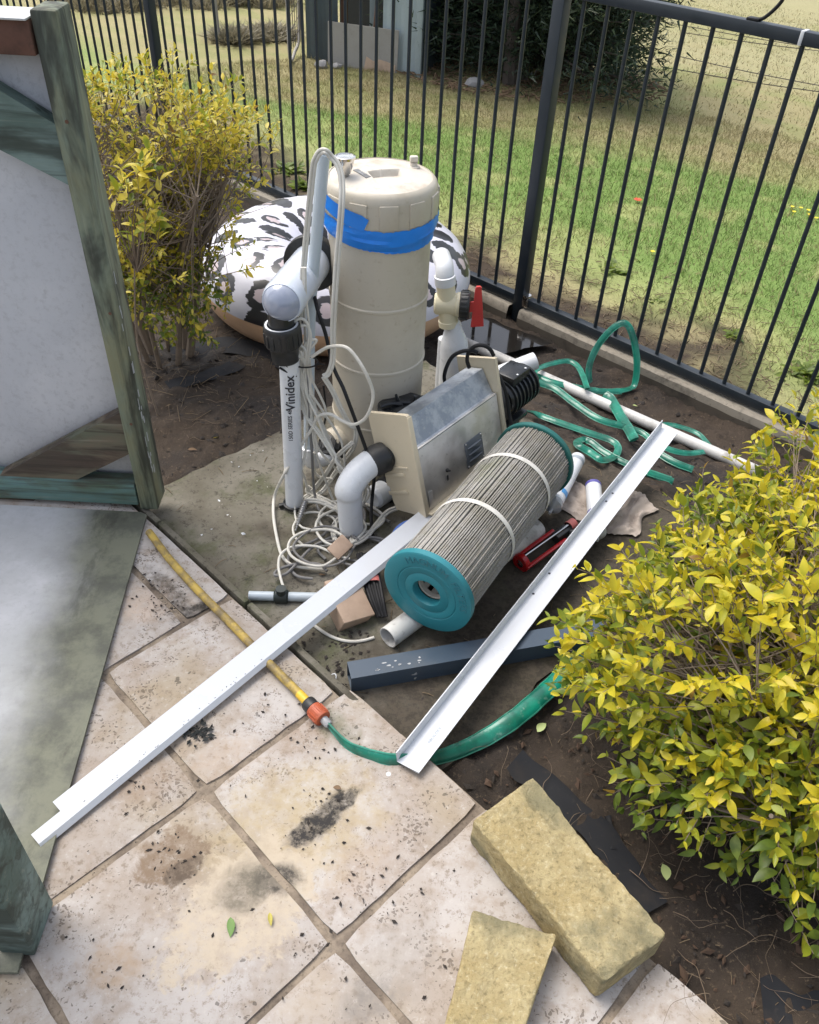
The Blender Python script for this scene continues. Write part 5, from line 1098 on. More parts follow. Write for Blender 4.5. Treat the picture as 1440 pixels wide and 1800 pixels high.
mat_shade_piece([(300, 620), (380, 612), (450, 612), (520, 640)], 'black strip under the inflatable ring standing in for its shadow', 4, .06)  # dark sheet laid where the ring's shadow falls
mat_shade_piece([(1340, 1770), (1400, 1785), (1470, 1800)], 'black weed mat patch at the bottom right under the golden bush', 7, .05)

# ------------------------------------------------------------------ puddle
pc = at(862, 590, -.222); b = MB(); n = 40
b.add([(pc[0]+.21*(1+.25*math.sin(3*a+1)+.15*math.sin(7*a))*(math.cos(a)*.9+.3*math.sin(a)), pc[1]+.13*(1+.2*math.sin(4*a))*math.sin(a)-.06*math.cos(a), -.2235) for a in np.linspace(0, 6.2832, n, endpoint=False)], [list(range(n))])
pd = part('puddle', b, M['puddle'], None, 0); pd['kind'] = 'structure'

# ------------------------------------------------------------------ vegetation
def leaf_geo(L, W, fold=.25, curl=.25, n=6, twist=0., skew=0.):
    V = [(0, 0, 0)]; rows_ = []
    for i in range(1, n):
        t = i/n; w = W*math.sin(math.pi*t**.85)**.9*.5; x = L*t; z = -curl*L*t*t; tw = twist*t; sk = skew*math.sin(t*2.6)*L; V += [(x, sk-w, z+fold*w-tw*w), (x, sk, z), (x, sk+w, z+fold*w+tw*w)]
    V.append((L, 0, -curl*L)); F = [[0, 1, 2], [0, 2, 3]]
    for i in range(n-2): a = 1+3*i; F += [[a, a+3, a+4, a+1], [a+1, a+4, a+5, a+2]]
    a = 1+3*(n-2); e = len(V)-1; F += [[a, e, a+1], [a+1, e, a+2]]; return np.array(V), F
LG = [leaf_geo(1, .42, .3, .15, 6, .3, .05), leaf_geo(1, .46, .22, .38, 6, -.4, -.04), leaf_geo(1, .34, .6, .05, 6, .2), leaf_geo(1, .5, .15, .25, 6, -.2, .06), leaf_geo(1, .40, .75, -.15, 6, .5, -.06), leaf_geo(1, .45, .4, .55, 6, .1, .03)]
def bush(name, label, cat, base, stems, shoots, leaf_L, cols, npart, score, stem_r, twigmat, leafspan=.13, pairs=4, bare=0, top='gold'):
    root = thing(name, label, cat, base); tw = MB(); st = MB(); leaves = []
    for s in stems:
        P = crom([V3(*p) for p in s[0]], 5); k = len(P); st.tube(P, [s[1]*(1-.55*i/(k-1)) for i in range(k)], 7)
    part('stem', st, twigmat, root)
    for (o, tip) in shoots:
        o = V3(*o); tip = V3(*tip); mid = (o+tip)/2+RNG.normal(0, .12, 3)*np.linalg.norm(tip-o)*.5; P = crom([o, mid, tip], 6); k = len(P)
        tw.tube(P, [.0028*(1-.75*i/(k-1))*(stem_r/.01)**.3 for i in range(k)], 4, False)
        d0 = norm(P[-1]-P[-3]); side = norm(np.cross(d0, RNG.normal(0, 1, 3)))
        if RNG.random() < bare: continue
        npair = int(pairs*RNG.uniform(.6, 1.3))+1
        for q in range(npair):
            f = q/max(1, npair-.5); p = P[-1]-d0*leafspan*f; sd_ = norm(math.cos(q*1.5)*side+math.sin(q*1.5)*np.cross(d0, side))
            for s in (-1, 1):
                dr = norm(d0*RNG.uniform(.45, 1.1)*(1.25-.6*f)+sd_*s*RNG.uniform(.7, 1.1)+V3(0, 0, .12)+RNG.normal(0, .15, 3)); upn = norm(V3(0, 0, 1)*.8+d0*.35+RNG.normal(0, .35, 3))
                leaves.append((p+RNG.normal(0, .003, 3), dr, upn, leaf_L*RNG.uniform(.42, 1.28)*(1.0 if q else .75), f))
    part('twig', tw, twigmat, root, kind='stuff')
    sc_ = np.array([score(l[0]) for l in leaves]); order = np.argsort(-sc_); mats = [M[top], M['lime'], M['green'], M['brownleaf']]
    meshes = {}
    rest = MB()
    for rank, i in enumerate(order):
        p, dr, upn, L, f = leaves[i]; ci = 3 if RNG.random() < .012 else cols(p, f); g = RNG.integers(0, 6); x = dr; z = norm(upn-x*(upn@x)); y = np.cross(z, x)
        Mx = np.eye(4); Mx[:3, 0] = x*L; Mx[:3, 1] = y*L; Mx[:3, 2] = z*L; Mx[:3, 3] = p
        if rank < npart:
            if (ci, g) not in meshes:
                b = MB(); b.add(*LG[g]); meshes[(ci, g)] = b.mesh('leaf', mats[ci], (0, 0, 0), 0)
            o = bpy.data.objects.new('leaf', meshes[(ci, g)]); COL.objects.link(o); o.parent = root; Mx[:3, 3] -= np.array(root.location); o.matrix_local = Matrix(Mx.tolist())
        else: rest.cur = int(ci); rest.add(*LG[g], Mx)
    if rest.v: part('foliage', rest, mats, root, 0, kind='stuff')
    return root
# right golden bush
def ell(c, r, n, shell=.55, zlo=-1):
    out = []
    while len(out) < n:
        d = norm(RNG.normal(0, 1, 3))
        if d[2] < zlo: continue
        out.append(V3(*c)+V3(*r)*d*(shell+(1-shell)*RNG.random()**.5))
    return out
BR = [((.65, 1.15, .24), (.37, .31, .27), 130), ((1.12, 1.72, .25), (.30, .30, .25), 90), ((.86, 1.66, .14), (.20, .2, .20), 40), ((.62, .95, .13), (.20, .2, .17), 55), ((.88, .78, .12), (.22, .2, .19), 60), ((1.05, .70, .15), (.25, .2, .25), 40), ((1.0, 1.30, .26), (.36, .38, .30), 110), ((.86, .92, .20), (.26, .26, .26), 90), ((1.15, .95, .22), (.35, .4, .30), 70), ((.62, 1.28, .16), (.20, .20, .18), 40), ((.80, 1.50, .18), (.22, .22, .22), 40)]
stemsR = []
for k in range(11):
    bx_, by_ = .84+RNG.uniform(-.16, .3), 1.08+RNG.uniform(-.25, .2); gz = ground_z(bx_, by_); tx_, ty_ = bx_+RNG.uniform(-.25, .25), by_+RNG.uniform(-.25, .25)
    stemsR.append(([(bx_, by_, gz-.02), (bx_*.6+tx_*.4, by_*.6+ty_*.4, gz+.14), (tx_, ty_, gz+.34)], RNG.uniform(.006, .011)))
shR = []
for c, r, n in BR:
    for p in ell(c, r, int(n*2.15), .5, -.6):
        s = stemsR[RNG.integers(0, len(stemsR))][0]; o = V3(*s[1])*.4+V3(*s[2])*.6; o = o*.6+V3(*c)*.4; shR.append((o, p))
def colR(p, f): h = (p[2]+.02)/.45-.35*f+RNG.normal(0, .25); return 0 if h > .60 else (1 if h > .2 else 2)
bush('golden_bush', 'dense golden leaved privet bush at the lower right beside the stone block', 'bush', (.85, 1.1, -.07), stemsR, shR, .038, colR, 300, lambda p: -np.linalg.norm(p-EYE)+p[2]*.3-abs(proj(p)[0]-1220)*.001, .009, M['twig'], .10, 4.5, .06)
# bare stump branch in the right bush
b = MB(); q0 = V3(1.02, 1.50, .42); b.tube(crom([V3(1.0, 1.35, .1), V3(1.0, 1.42, .3), q0, q0+V3(.08, .06, .06)], 5), [.02]*6+[.016]*10, 9)
solo('cut_branch', b, M['paletwig'], 'thick bare cut branch showing at the top of the golden bush', 'branch', q0)
# left sparse bush
BL = [((-.86, 2.78, .80), (.32, .30, .17), 130), ((-.68, 2.86, .72), (.20, .22, .12), 60), ((-1.0, 2.72, .58), (.25, .25, .20), 80), ((-.86, 2.76, .45), (.20, .22, .2), 80), ((-.93, 2.55, .42), (.16, .14, .16), 45), ((-.84, 2.62, .22), (.2, .16, .2), 60), ((-.72, 2.84, .60), (.22, .2, .14), 40), ((-.90, 2.68, .28), (.17, .16, .16), 45)]
stemsL = []
for k in range(7):
    a = k*.9; bx_, by_ = -.93+.07*math.cos(a), 2.72+.07*math.sin(a); gz = ground_z(bx_, by_)
    ex, ey = bx_+.22*math.cos(a+.3), by_+.2*math.sin(a+.3); stemsL.append(([(bx_, by_, gz-.03), ((bx_*.75+ex*.25), by_*.75+ey*.25, gz+.22), ((bx_+ex)/2, (by_+ey)/2, gz+.45), (ex, ey, gz+.68)], (.017, .014, .010, .018, .011, .010, .013)[k]))
shL = []
for c, r, n in BL:
    for p in ell(c, r, int(n*1.25), .35, -1):
        s = stemsL[RNG.integers(0, len(stemsL))][0]; w = RNG.random(); o = V3(*s[1])*(1-w)+V3(*s[3])*w if w > .4 else V3(*s[2]); shL.append((o, p))
for k in range(80):                                       # bare dry twigs low in the bush
    s = stemsL[RNG.integers(0, len(stemsL))][0]; o = V3(*s[1])*(1-k/130)+V3(*s[2])*(k/130); shL.append((o, o+V3(*RNG.normal(0, .16, 2), RNG.uniform(-.05, .25))))
def colL(p, f): h = RNG.random(); return (0 if h < .72 else 1) if p[2] > .35 else (0 if h < .3 else (1 if h < .6 else 2))
bush('sparse_bush', 'twiggy sparse bush with small yellow leaves between the timber post and inflatable ring', 'bush', (-.93, 2.72, -.07), stemsL, shL, .027, colL, 300, lambda p: -np.linalg.norm(p-EYE)+(.4 if p[2] > .4 else 0), .008, M['twig'], .095, 6.5, .05, 'palegold')
# larger golden sprig against the post
shS = [(V3(-.86, 2.36, .45), p) for p in ell((-.80, 2.34, .70), (.10, .09, .12), 22, .3)]
bush('golden_sprig', 'cluster of larger golden leaves close to the right side of the timber post', 'shrub', (-.86, 2.32, -.06), [([(-.86, 2.32, -.08), (-.90, 2.36, .2), (-.86, 2.36, .5)], .0045)], shS, .045, lambda p, f: 0 if RNG.random() < .6 else (1 if RNG.random() < .7 else 2), 120, lambda p: 0, .008, M['twig'], .08, 3, 0, 'palegold')
# grass blades
def blades(name, T, O, H, Wd, label, zoff=0.):
    n = len(T); X = FN[0]*(FD+O)+FT[0]*T; Y = FN[1]*(FD+O)+FT[1]*T; Z = field_z(T, O)+(fbm(T, O, 3, 40)-.5)*.06*sstep(.05, .6, O)+(fbm(T, O, .2, 50)-.5)*.5*sstep(6, 14, O)-.004
    a = RNG.random(n)*6.283; lx, ly = np.cos(a)*Wd/2, np.sin(a)*Wd/2; le = RNG.normal(0, .55, (n, 2))*H[:, None]
    V = np.empty((n, 3, 3)); V[:, 0] = np.stack([X-lx, Y-ly, Z], 1); V[:, 1] = np.stack([X+lx, Y+ly, Z], 1); V[:, 2] = np.stack([X+le[:, 0], Y+le[:, 1], Z+H*RNG.uniform(.6, 1.1, n)], 1)
    me = bpy.data.meshes.new(name); me.vertices.add(3*n); me.vertices.foreach_set('co', V.ravel()); me.loops.add(3*n); me.loops.foreach_set('vertex_index', np.arange(3*n, dtype=np.int32)); me.polygons.add(n); me.polygons.foreach_set('loop_start', np.arange(0, 3*n, 3, dtype=np.int32)); me.update(calc_edges=True)
    c = field_tint(T, O)*RNG.uniform(.65, 1.35, (n, 1)); dry = RNG.random(n) < .18; c[dry] = V3(.36, .30, .16)*RNG.uniform(.7, 1.1, (dry.sum(), 1))
    at_ = me.color_attributes.new('tint', 'FLOAT_COLOR', 'POINT'); at_.data.foreach_set('color', np.repeat(np.concatenate([c, np.ones((n, 1))], 1), 3, 0).ravel())
    me.materials.append(M['blade']); o = bpy.data.objects.new(name, me); COL.objects.link(o); o['kind'] = 'stuff'; o['label'] = label; o['category'] = 'grass'; return o
n = 190000; T = RNG.uniform(-6.5, 2.2, n); O = RNG.uniform(.12, 4.2, n); keep = RNG.random(n) < (.08+.92*sstep(.35, 1.0, O+(fbm(T, O, 2, 33)-.5)*.9)); T, O = T[keep], O[keep]
blades('grass', T, O, RNG.uniform(.014, .048, len(T)), RNG.uniform(.003, .0065, len(T)), 'short patchy green and straw coloured grass just beyond the fence')
n = 60000; T = RNG.uniform(-12, 6, n); O = RNG.uniform(4, 12, n); blades('grass', T, O, RNG.uniform(.015, .05, n), RNG.uniform(.006, .012, n), 'drier far grass of the paddock round the shed and conifer')
def straw(name, P, Ls, mat, label, r=.0011, up=.25):
    V = []; F = []
    for p, L in zip(P, Ls):
        a = RNG.random()*6.283; d = norm(V3(math.cos(a), math.sin(a), RNG.normal(0, up))); s = norm(np.cross(d, V3(0, 0, 1)))*r*RNG.uniform(.6, 1.5); bend = V3(0, 0, RNG.uniform(0, .12)*L)
        q = [p-d*L/2, p+bend, p+d*L/2]; q = [V3(x[0], x[1], max(x[2], p[2]-.003)) for x in q]; o = len(V)
        for k in q: V += [k+s, k-s*.5+V3(0, 0, r*1.6), k-s]
        for k in (0, 3):
            for j in range(3): F.append([o+k+j, o+k+(j+1) % 3, o+k+3+(j+1) % 3, o+k+3+j])
    b = MB(); b.add(V, F); o = part(name, b, mat, None, 0); o['kind'] = 'stuff'; o['label'] = label; o['category'] = 'debris'; return o
def soil_pts(n, xr, yr, cond, lift=.004):
    out = []
    while len(out) < n:
        x, y = RNG.uniform(*xr), RNG.uniform(*yr)
        if not cond(x, y): continue
        out.append(V3(x, y, ground_z(x, y)+(fbm(np.array(x), np.array(y), 7, 60)-.5)*.05*(0 if ground_z(x, y) >= SLABZ-.001 else 1)+lift))
    return out
ins_ = lambda x, y: FD-(FN[0]*x+FN[1]*y) > .08
P = soil_pts(600, (-1.5, -.45), (2.3, 3.6), ins_); straw('mulch', P, RNG.exponential(.035, len(P)).clip(.012, .12), M['straw'], 'dry stalks littering the bed under the sparse bush', .0009, .3)
P = soil_pts(420, (.35, 1.3), (.45, 1.5), lambda x, y: ground_z(x, y) < -.041); straw('mulch', P, RNG.exponential(.022, len(P)).clip(.008, .09), M['straw'], 'dry roots and stalks under the golden bush', .0007, .5)
P = soil_pts(260, (.2, 1.6), (1.6, 3.4), lambda x, y: ins_(x, y) and ground_z(x, y) < -.041); straw('mulch', P, RNG.exponential(.016, len(P)).clip(.006, .07), M['straw'], 'scattered stalks on the damp soil along the fence', .0009, .2)
P = soil_pts(140, (-.8, .8), (1.1, 2.7), lambda x, y: abs(ground_z(x, y)-SLABZ) < .001, .002); straw('mulch', P, RNG.uniform(.008, .05, len(P)), M['straw'], 'bits of dry stalk scattered over the concrete slab', .0008, .1)
n = 1500; T = RNG.uniform(-3, .8, n); O = np.abs(RNG.normal(.25, .3, n))+.08; XY = [fxy(t, -o) for t, o in zip(T, O)]; P = [V3(x[0], x[1], float(field_z(t, o))+.006+(float(fbm(np.array(t), np.array(o), 3, 40))-.5)*.06) for x, t, o in zip(XY, T, O)]
straw('mulch', P, RNG.uniform(.02, .07, n), M['straw'], 'dead stalks along the outside of the fence', .0014, .2)
def roots(name, C, n, mat, label, seed):
    rg = np.random.default_rng(seed); b = MB()
    for _ in range(n):
        x, y = C[0]+rg.normal(0, C[2]), C[1]+rg.normal(0, C[3])
        if ground_z(x, y) > -.041: continue
        a = rg.random()*6.283; P = []; st = rg.uniform(.012, .03); rr_ = rg.uniform(.0004, .0011)
        for k in range(rg.integers(4, 9)):
            P.append(V3(x, y, ground_z(x, y)+.012+rg.uniform(-.004, .016))); a += rg.normal(0, .28); x += st*math.cos(a); y += st*math.sin(a)
        P = crom(P, 3); b.tube(P, [rr_*(1-.6*i/len(P)) for i in range(len(P))], 4, False)
    o = part(name, b, mat, None, 0, kind='stuff'); o['label'] = label; o['category'] = 'roots'
roots('roots', (.72, .86, .20, .24), 170, M['rootm'], 'tangle of thin pale roots on the soil under the golden bush', 5)
roots('roots', (-.85, 2.62, .2, .2), 80, M['rootm'], 'thin dry stems tangled on the soil under the sparse bush', 9)
# soil crumbs
def crumbs(P, S, mat, label, name='soil_crumbs'):
    V = []; F = []; base = np.array([(1, 0, 0), (-1, 0, 0), (0, 1, 0), (0, -1, 0), (0, 0, 1), (0, 0, -1)]); f8 = [(0, 2, 4), (2, 1, 4), (1, 3, 4), (3, 0, 4), (2, 0, 5), (1, 2, 5), (3, 1, 5), (0, 3, 5)]
    for p, s in zip(P, S):
        a = RNG.random()*6.28; R2 = np.array([[math.cos(a), -math.sin(a), 0], [math.sin(a), math.cos(a), 0], [0, 0, 1]]); o = len(V)
        V += list((base*RNG.uniform(.5, 1.3, (6, 1))*V3(s*1.4, s*.8, s*.55))@R2.T+p); F += [[o+i for i in f] for f in f8]
    b = MB(); b.add(V, F); o = part(name, b, mat, None, 30); o['kind'] = 'stuff'; o['label'] = label; o['category'] = 'debris'; return o
def around(px, py, sx, sy, n, z=.002): return [at(px+RNG.normal(0, sx), py+RNG.normal(0, sy), z) for _ in range(n)]
P = []
for px, py, sx, sy, n in ((345, 1285, 14, 9, 60), (300, 1050, 22, 22, 120), (260, 1040, 25, 20, 60), (560, 1450, 26, 40, 60), (300, 1500, 30, 26, 60), (650, 1540, 60, 40, 70), (430, 1250, 50, 25, 22), (190, 1700, 30, 20, 16), (250, 1370, 22, 16, 40), (550, 1300, 40, 25, 50)): P += around(px, py, sx, sy, n)
P += [at(RNG.uniform(90, 820), RNG.uniform(1200, 1790), .002) for _ in range(170)]; P = [p for p in P if p[0] > -.62 or p[1] > 1.0]
crumbs(P, RNG.exponential(.0016, len(P)).clip(.0006, .0042), M['crumb'], 'dark crumbs of soil scattered over the pavers')
P = around(342, 1286, 13, 9, 46, .006); crumbs(P, RNG.uniform(.003, .0075, len(P)), M['char'], 'clump of wet black leaf litter on the paver by the left angle strip', 'leaf_litter')
P = soil_pts(3800, (-1.3, 1.5), (.5, 3.5), lambda x, y: ins_(x, y) and ground_z(x, y) < -.041, .002); crumbs(P, RNG.exponential(.004, len(P)).clip(.001, .014), M['crumb'], 'clods lying on the garden soil')
P = soil_pts(1500, (.2, 1.3), (.45, 1.6), lambda x, y: ground_z(x, y) < -.041, .003); crumbs(P, RNG.exponential(.0035, len(P)).clip(.001, .012), M['mulchchip'], 'brown mulch chips on the soil under the golden bush', 'mulch_chips')
P = [hit(RNG.uniform(470, 650), 0+y, .002) for y in RNG.uniform(1110, 1230, 160)]; P = [p for p in P if p[2] < -.01]; crumbs(P, RNG.uniform(.002, .007, len(P)), M['crumb'], 'dirt gathered on the slab beside the kerb')
# fallen leaves
def fallen(px, py, L, ang, mat, label, g=1, off=.006):
    p = hit(px, py, off); V, F = LG[g]; ca, sa_ = math.cos(ang), math.sin(ang); Mx = np.eye(4); Mx[:3, 0] = V3(ca, sa_, .05)*L; Mx[:3, 1] = V3(-sa_, ca, 0)*L; Mx[:3, 2] = V3(0, 0, 1)*L; Mx[:3, 3] = p; b = MB(); b.add(V, F, Mx); solo('fallen_leaf', b, mat, label, 'leaf', p, 'fallen leaves', 0)
fallen(405, 1612, .036, -1.4, M['greenleaf'], 'green leaf lying on the paver left of the small yellow leaf', 0)
fallen(474, 1604, .026, -1.3, M['yellowleaf'], 'small curled yellow leaf on the paver right of the green leaf', 2)
fallen(945, 1287, .040, .9, M['paleleaf'], 'pale green leaf on the dark soil above the larger stone block', 3, .012)
fallen(1172, 1548, .042, 1.5, M['paleleaf'], 'pale green leaf hanging low right of the larger stone block', 1, .05)
fallen(1085, 1572, .020, -.4, M['dryleaf'], 'curled brown leaf lying on the larger stone block', 1, .09)
fallen(600, 1387, .020, 2.8, M['dryleaf'], 'curled brown leaf at the end of the black stain', 1)
fallen(560, 1010, .02, .3, M['dryleaf'], 'brown leaf on the slab by the cables', 1); fallen(330, 790, .03, .2, M['dryleaf'], 'dry leaf on the soil behind the timber post', 3); fallen(375, 770, .03, 1.0, M['yellowleaf'], 'yellowed leaf on the soil ridge left of the stand pipe', 1)
fallen(1112, 712, .03, 0, M['paleleaf'], 'pale leaf on the soil beside the long white pipe', 1); fallen(1205, 1490, .02, 1, M['yellowleaf'], 'yellow leaf on the soil under the golden bush', 1)
b = MB(); c = hit(683, 1361, .0005); b.lathe([(.0001, .0012), (.0052, .001), (.0055, 0)], frame(c, (0, 0, 1)), 14); solo('bottle_cap_disc', b, M['white'], 'tiny white disc on the paver below the green hose', 'disc', c)
# chip of white on the slab
P = [hit(*q, .001) for q in ((428, 938), (400, 905), (372, 930), (355, 940), (452, 845), (385, 880), (407, 812), (420, 820), (440, 800), (462, 792))]; crumbs(P, np.array([.008, .003, .003, .004, .003, .004, .003, .003, .003, .003]), M['white'], 'white paint chips on the concrete slab', 'paint_chips')
# ------------------------------------------------------------------ background
sh = hitf(700, 128); S0 = hitf(545, 105)
shd = thing('garden_shed', 'blue grey corrugated garden shed beyond the fence behind the tank', 'shed', sh)
sx_ = norm(V3(sh[0]-S0[0], sh[1]-S0[1], 0)); sy_ = V3(-sx_[1], sx_[0], 0)
def corr(p, w, h, d, n, mat, name):
    V = []; F = []
    for i in range(n+1):
        o = p+d*(w*i/n); off = .012*(1 if (i//2) % 2 else 0); q = np.cross(d, V3(0, 0, 1)); V += [o+q*off, o+q*off+V3(0, 0, h)]
    for i in range(n): F.append([2*i, 2*i+2, 2*i+3, 2*i+1])
    b = MB(); b.add(V, F); return part(name, b, mat, shd, 10)
zb = sh[2]-.12
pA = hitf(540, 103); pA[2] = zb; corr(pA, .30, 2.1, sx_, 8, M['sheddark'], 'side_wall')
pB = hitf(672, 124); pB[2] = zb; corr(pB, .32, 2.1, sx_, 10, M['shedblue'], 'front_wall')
part('corner_post', MB().box((.05, .05, 2.1), frame(pB+sx_*.33+V3(0, 0, 1.05), (0, 0, 1), sx_), .004), M['shedblue'], shd)
part('back_wall', MB().box((1.7, .03, 2.1), frame(pA+sx_*.7+sy_*1.3+V3(0, 0, 1.05), (0, 0, 1), sx_), .004), M['shedin'], shd)
part('side_sheet', MB().box((.03, 1.3, 2.1), frame(pB+sx_*.34+sy_*.65+V3(0, 0, 1.05), (0, 0, 1), sx_), .003), M['sheddark'], shd)
part('roof', MB().box((2.0, 1.9, .06), frame(pA+sx_*.6+sy_*.6+V3(0, 0, 2.15), norm(V3(0, 0, 1)+sy_*.1), sx_), .004), M['shedblue'], shd)
for px in (590, 640): 
    q = hitf(px, 112); q[2] = zb; part('stud', MB().box((.05, .05, 2.05), frame(q+sy_*.25+V3(0, 0, 1.03), (0, 0, 1), sx_), .003), M['rust'] if px == 590 else M['shedblue'], shd)
q0, q1 = hitf(577, 113), hitf(698, 130); cs_ = thing('leaning_sheet', 'grey cement sheet with broken pink bottom edge leaning on the shed', 'sheet', (q0+q1)/2)
L = np.linalg.norm(q1-q0); b = MB(); Fm = frame(q0-V3(0, 0, .02), norm(np.cross(q1-q0, V3(0, 0, 1))), q1-q0); b.prism([(0, 0), (L, .0), (L, .36), (0, .36)], .012, Fm); part('sheet', b, M['concsheet'], cs_)
Fm2 = Fm.copy(); Fm2[:3, 3] += Fm[:3, 2]*.0145; b = MB(); b.prism([(L*.52, .0), (L*.97, .0), (L*.98, .09), (L*.85, .11), (L*.75, .12), (L*.66, .10), (L*.56, .13)], .004, Fm2); part('broken_face', b, M['peach'], cs_)
p = hitf(652, 118); b = MB(); b.tube([p+V3(0, 0, 0), p+V3(.05, .12, .62)], .012, 8); solo('star_picket', b, M['rust'], 'rusty picket leaning inside the shed opening behind the sheet', 'picket', p)
p = hitf(566, 103); b = MB(); b.tube([p, p+V3(-.1, .1, .9)], .02, 8); solo('rusty_post', b, M['rust'], 'rusty post standing left of the grey leaning sheet', 'post', p)
p = hitf(510, 112); gt = thing('wire_gate', 'bent wire gate frame propped left of the shed', 'gate', p); up_ = V3(0, 0, 1); pr_ = hitf(528, 95)-p
part('gate_frame', MB().tube(crom([p+up_*.9, p+up_*.5, p+up_*.05, p+pr_*.5+up_*.06, p+pr_+up_*.2, p+pr_+up_*.9], 5), .014, 8), M['concsheet'], gt)
b = MB()
for k in range(7): b.tube([p+up_*(.12+.11*k), p+pr_+up_*(.2+.11*k)], .003, 5)
for k in range(4): b.tube([p+pr_*(.2+.2*k)+up_*.1, p+pr_*(.2+.2*k)+up_*.9], .003, 5)
part('wire_mesh', b, M['wire'], gt)
for px, py, s, lab in ((565, 117, .05, 'pale rubble stone in front of the grey leaning sheet'), (834, 152, .07, 'grey rock on the bare ground under the conifer'), (592, 119, .04, 'small pale rubble stone beside the larger rubble'), (728, 125, .06, 'pink rubble stone at the foot of the shed corner')):
    p = hitf(px, py); b = MB(); V = []; bm = bmesh.new(); bmesh.ops.create_icosphere(bm, subdivisions=2, radius=1)
    for v in bm.verts: k = 1+.35*mnoise.noise(v.co*1.7+Vector((px, 0, 0))); V.append((v.co.x*k*s*1.2, v.co.y*k*s, v.co.z*k*s*.75))
    F = [[v.index for v in f.verts] for f in bm.faces]; bm.free(); b.add(np.array(V)+p+V3(0, 0, s*.3), F); solo('rock', b, M['peach'] if 'pink' in lab else M['rock'], lab, 'rock', p, 'loose rocks beyond the fence', 25)
# conifer
def conifer(base, R_, H_, n, label, seed, trunks):
    rg = np.random.default_rng(seed); root = thing('conifer', label, 'tree', base); b = MB()
    for k in range(trunks):
        o = base+V3(*rg.normal(0, R_*.3, 2), 0); b.tube(crom([o+V3(0, 0, -.1), o+V3(*rg.normal(0, .05, 2), H_*.4), o+V3(*rg.normal(0, .12, 2), H_*.9)], 5), [.075*(1-.07*i) for i in range(11)], 8)
    tb = MB(); ctr = []
    for k in range(n//60):
        h = rg.random()**.9; a = rg.random()*6.283; rr = R_*(1-.35*h)*(.25+.75*rg.random()**.5)*(.8+.3*math.sin(a*3+seed)); ctr.append((base+V3(rr*math.cos(a), rr*math.sin(a), .16+h*(H_-.2)), a))
    for c, a in ctr: b.tube([base+V3(0, 0, max(.1, c[2]-base[2]-.2)), (base+c)/2+V3(0, 0, (c[2]-base[2])*.35), c], [.018, .01, .004], 4, False)
    part('trunk', b, M['bark'], root); m = len(ctr)*60; C_ = np.repeat(np.array([c for c, _ in ctr]), 60, 0); A_ = np.repeat(np.array([a for _, a in ctr]), 60)
    P = C_+rg.normal(0, 1, (m, 3))*V3(.11, .11, .085); d = np.stack([np.cos(A_), np.sin(A_), np.full(m, .15)], 1)+rg.normal(0, .6, (m, 3)); d /= np.linalg.norm(d, axis=1)[:, None]; L = rg.uniform(.05, .11, (m, 1))
    s = np.cross(d, rg.normal(0, 1, (m, 3))); s /= np.linalg.norm(s, axis=1)[:, None]; s *= rg.uniform(.008, .018, (m, 1)); V = np.stack([P-s*.6, P+s*.6, P+d*L], 1).reshape(-1, 3)
    me = bpy.data.meshes.new('crown'); V = V-np.array(base); me.vertices.add(3*m); me.vertices.foreach_set('co', V.ravel()); me.loops.add(3*m); me.loops.foreach_set('vertex_index', np.arange(3*m, dtype=np.int32)); me.polygons.add(m); me.polygons.foreach_set('loop_start', np.arange(0, 3*m, 3, dtype=np.int32)); me.update(calc_edges=True)
    me.materials.append(M['needle']); me.materials.append(M['needle2']); me.polygons.foreach_set('material_index', np.repeat((rg.random(len(ctr)) < .16).astype(np.int32), 60)); o = bpy.data.objects.new('crown', me); COL.objects.link(o); o.parent = root; return root
cb_ = hitf(960, 168); conifer(V3(cb_[0]+.02, cb_[1]+.75, cb_[2]-.05), 1.32, 2.15, 60000, 'dark bushy conifer standing beyond the fence right of the shed', 5, 5)
# leaf litter under the conifer
P = []
for _ in range(900):
    a = RNG.random()*6.283; r = 1.25*math.sqrt(RNG.random()); x, y = cb_[0]+r*math.cos(a)-.1, cb_[1]+.62+r*.72*math.sin(a); o = FN@V3(x, y)-FD; P.append(V3(x, y, float(field_z(0, o))+.012))
straw('leaf_litter', P, RNG.uniform(.04, .13, len(P)), M['dryleaf'], 'brown needle litter on the ground under the conifer', .006, .25)
# scrub and wire fence far off
def tuft(p, R_, H_, n, label, seed):
    rg = np.random.default_rng(seed); b = MB(); V = []; F = []
    for k in range(n):
        a = rg.random()*6.283; r = R_*math.sqrt(rg.random()); q = p+V3(r*math.cos(a), r*math.sin(a), 0); t = q+V3(*rg.normal(0, .12, 2), H_*rg.uniform(.5, 1)*(1-.5*r/R_)); s = V3(math.cos(a*3), math.sin(a*3), 0)*.012; o = len(V); V += [q-s, q+s, t]; F.append([o, o+1, o+2])
    b.add(V, F); solo('dry_tussock', b, M['scrub'], label, 'tussock', p, 'dry tussocks in the paddock', 0)
for k, (px, py, R_, H_, lab) in enumerate(((410, 74, .16, .2, 'greyish tussock left of the shed beside a fence stake'), (470, 66, .26, .18, 'wide tussock just left of the wire gate'), (180, 8, .55, .4, 'tall dry scrub behind the top left of the fence'), (330, 2, .6, .35, 'dry scrub at the top of the paddock right of the left fence post'), (440, 2, .5, .4, 'grey scrub near the top edge left of the shed'))): tuft(hitf(px, py), R_, H_, 1100, lab, k+11)
wf = thing('wire_fence', 'sagging strands of barbed wire crossing the paddock right of the conifer', 'fence', hitf(1215, 150))
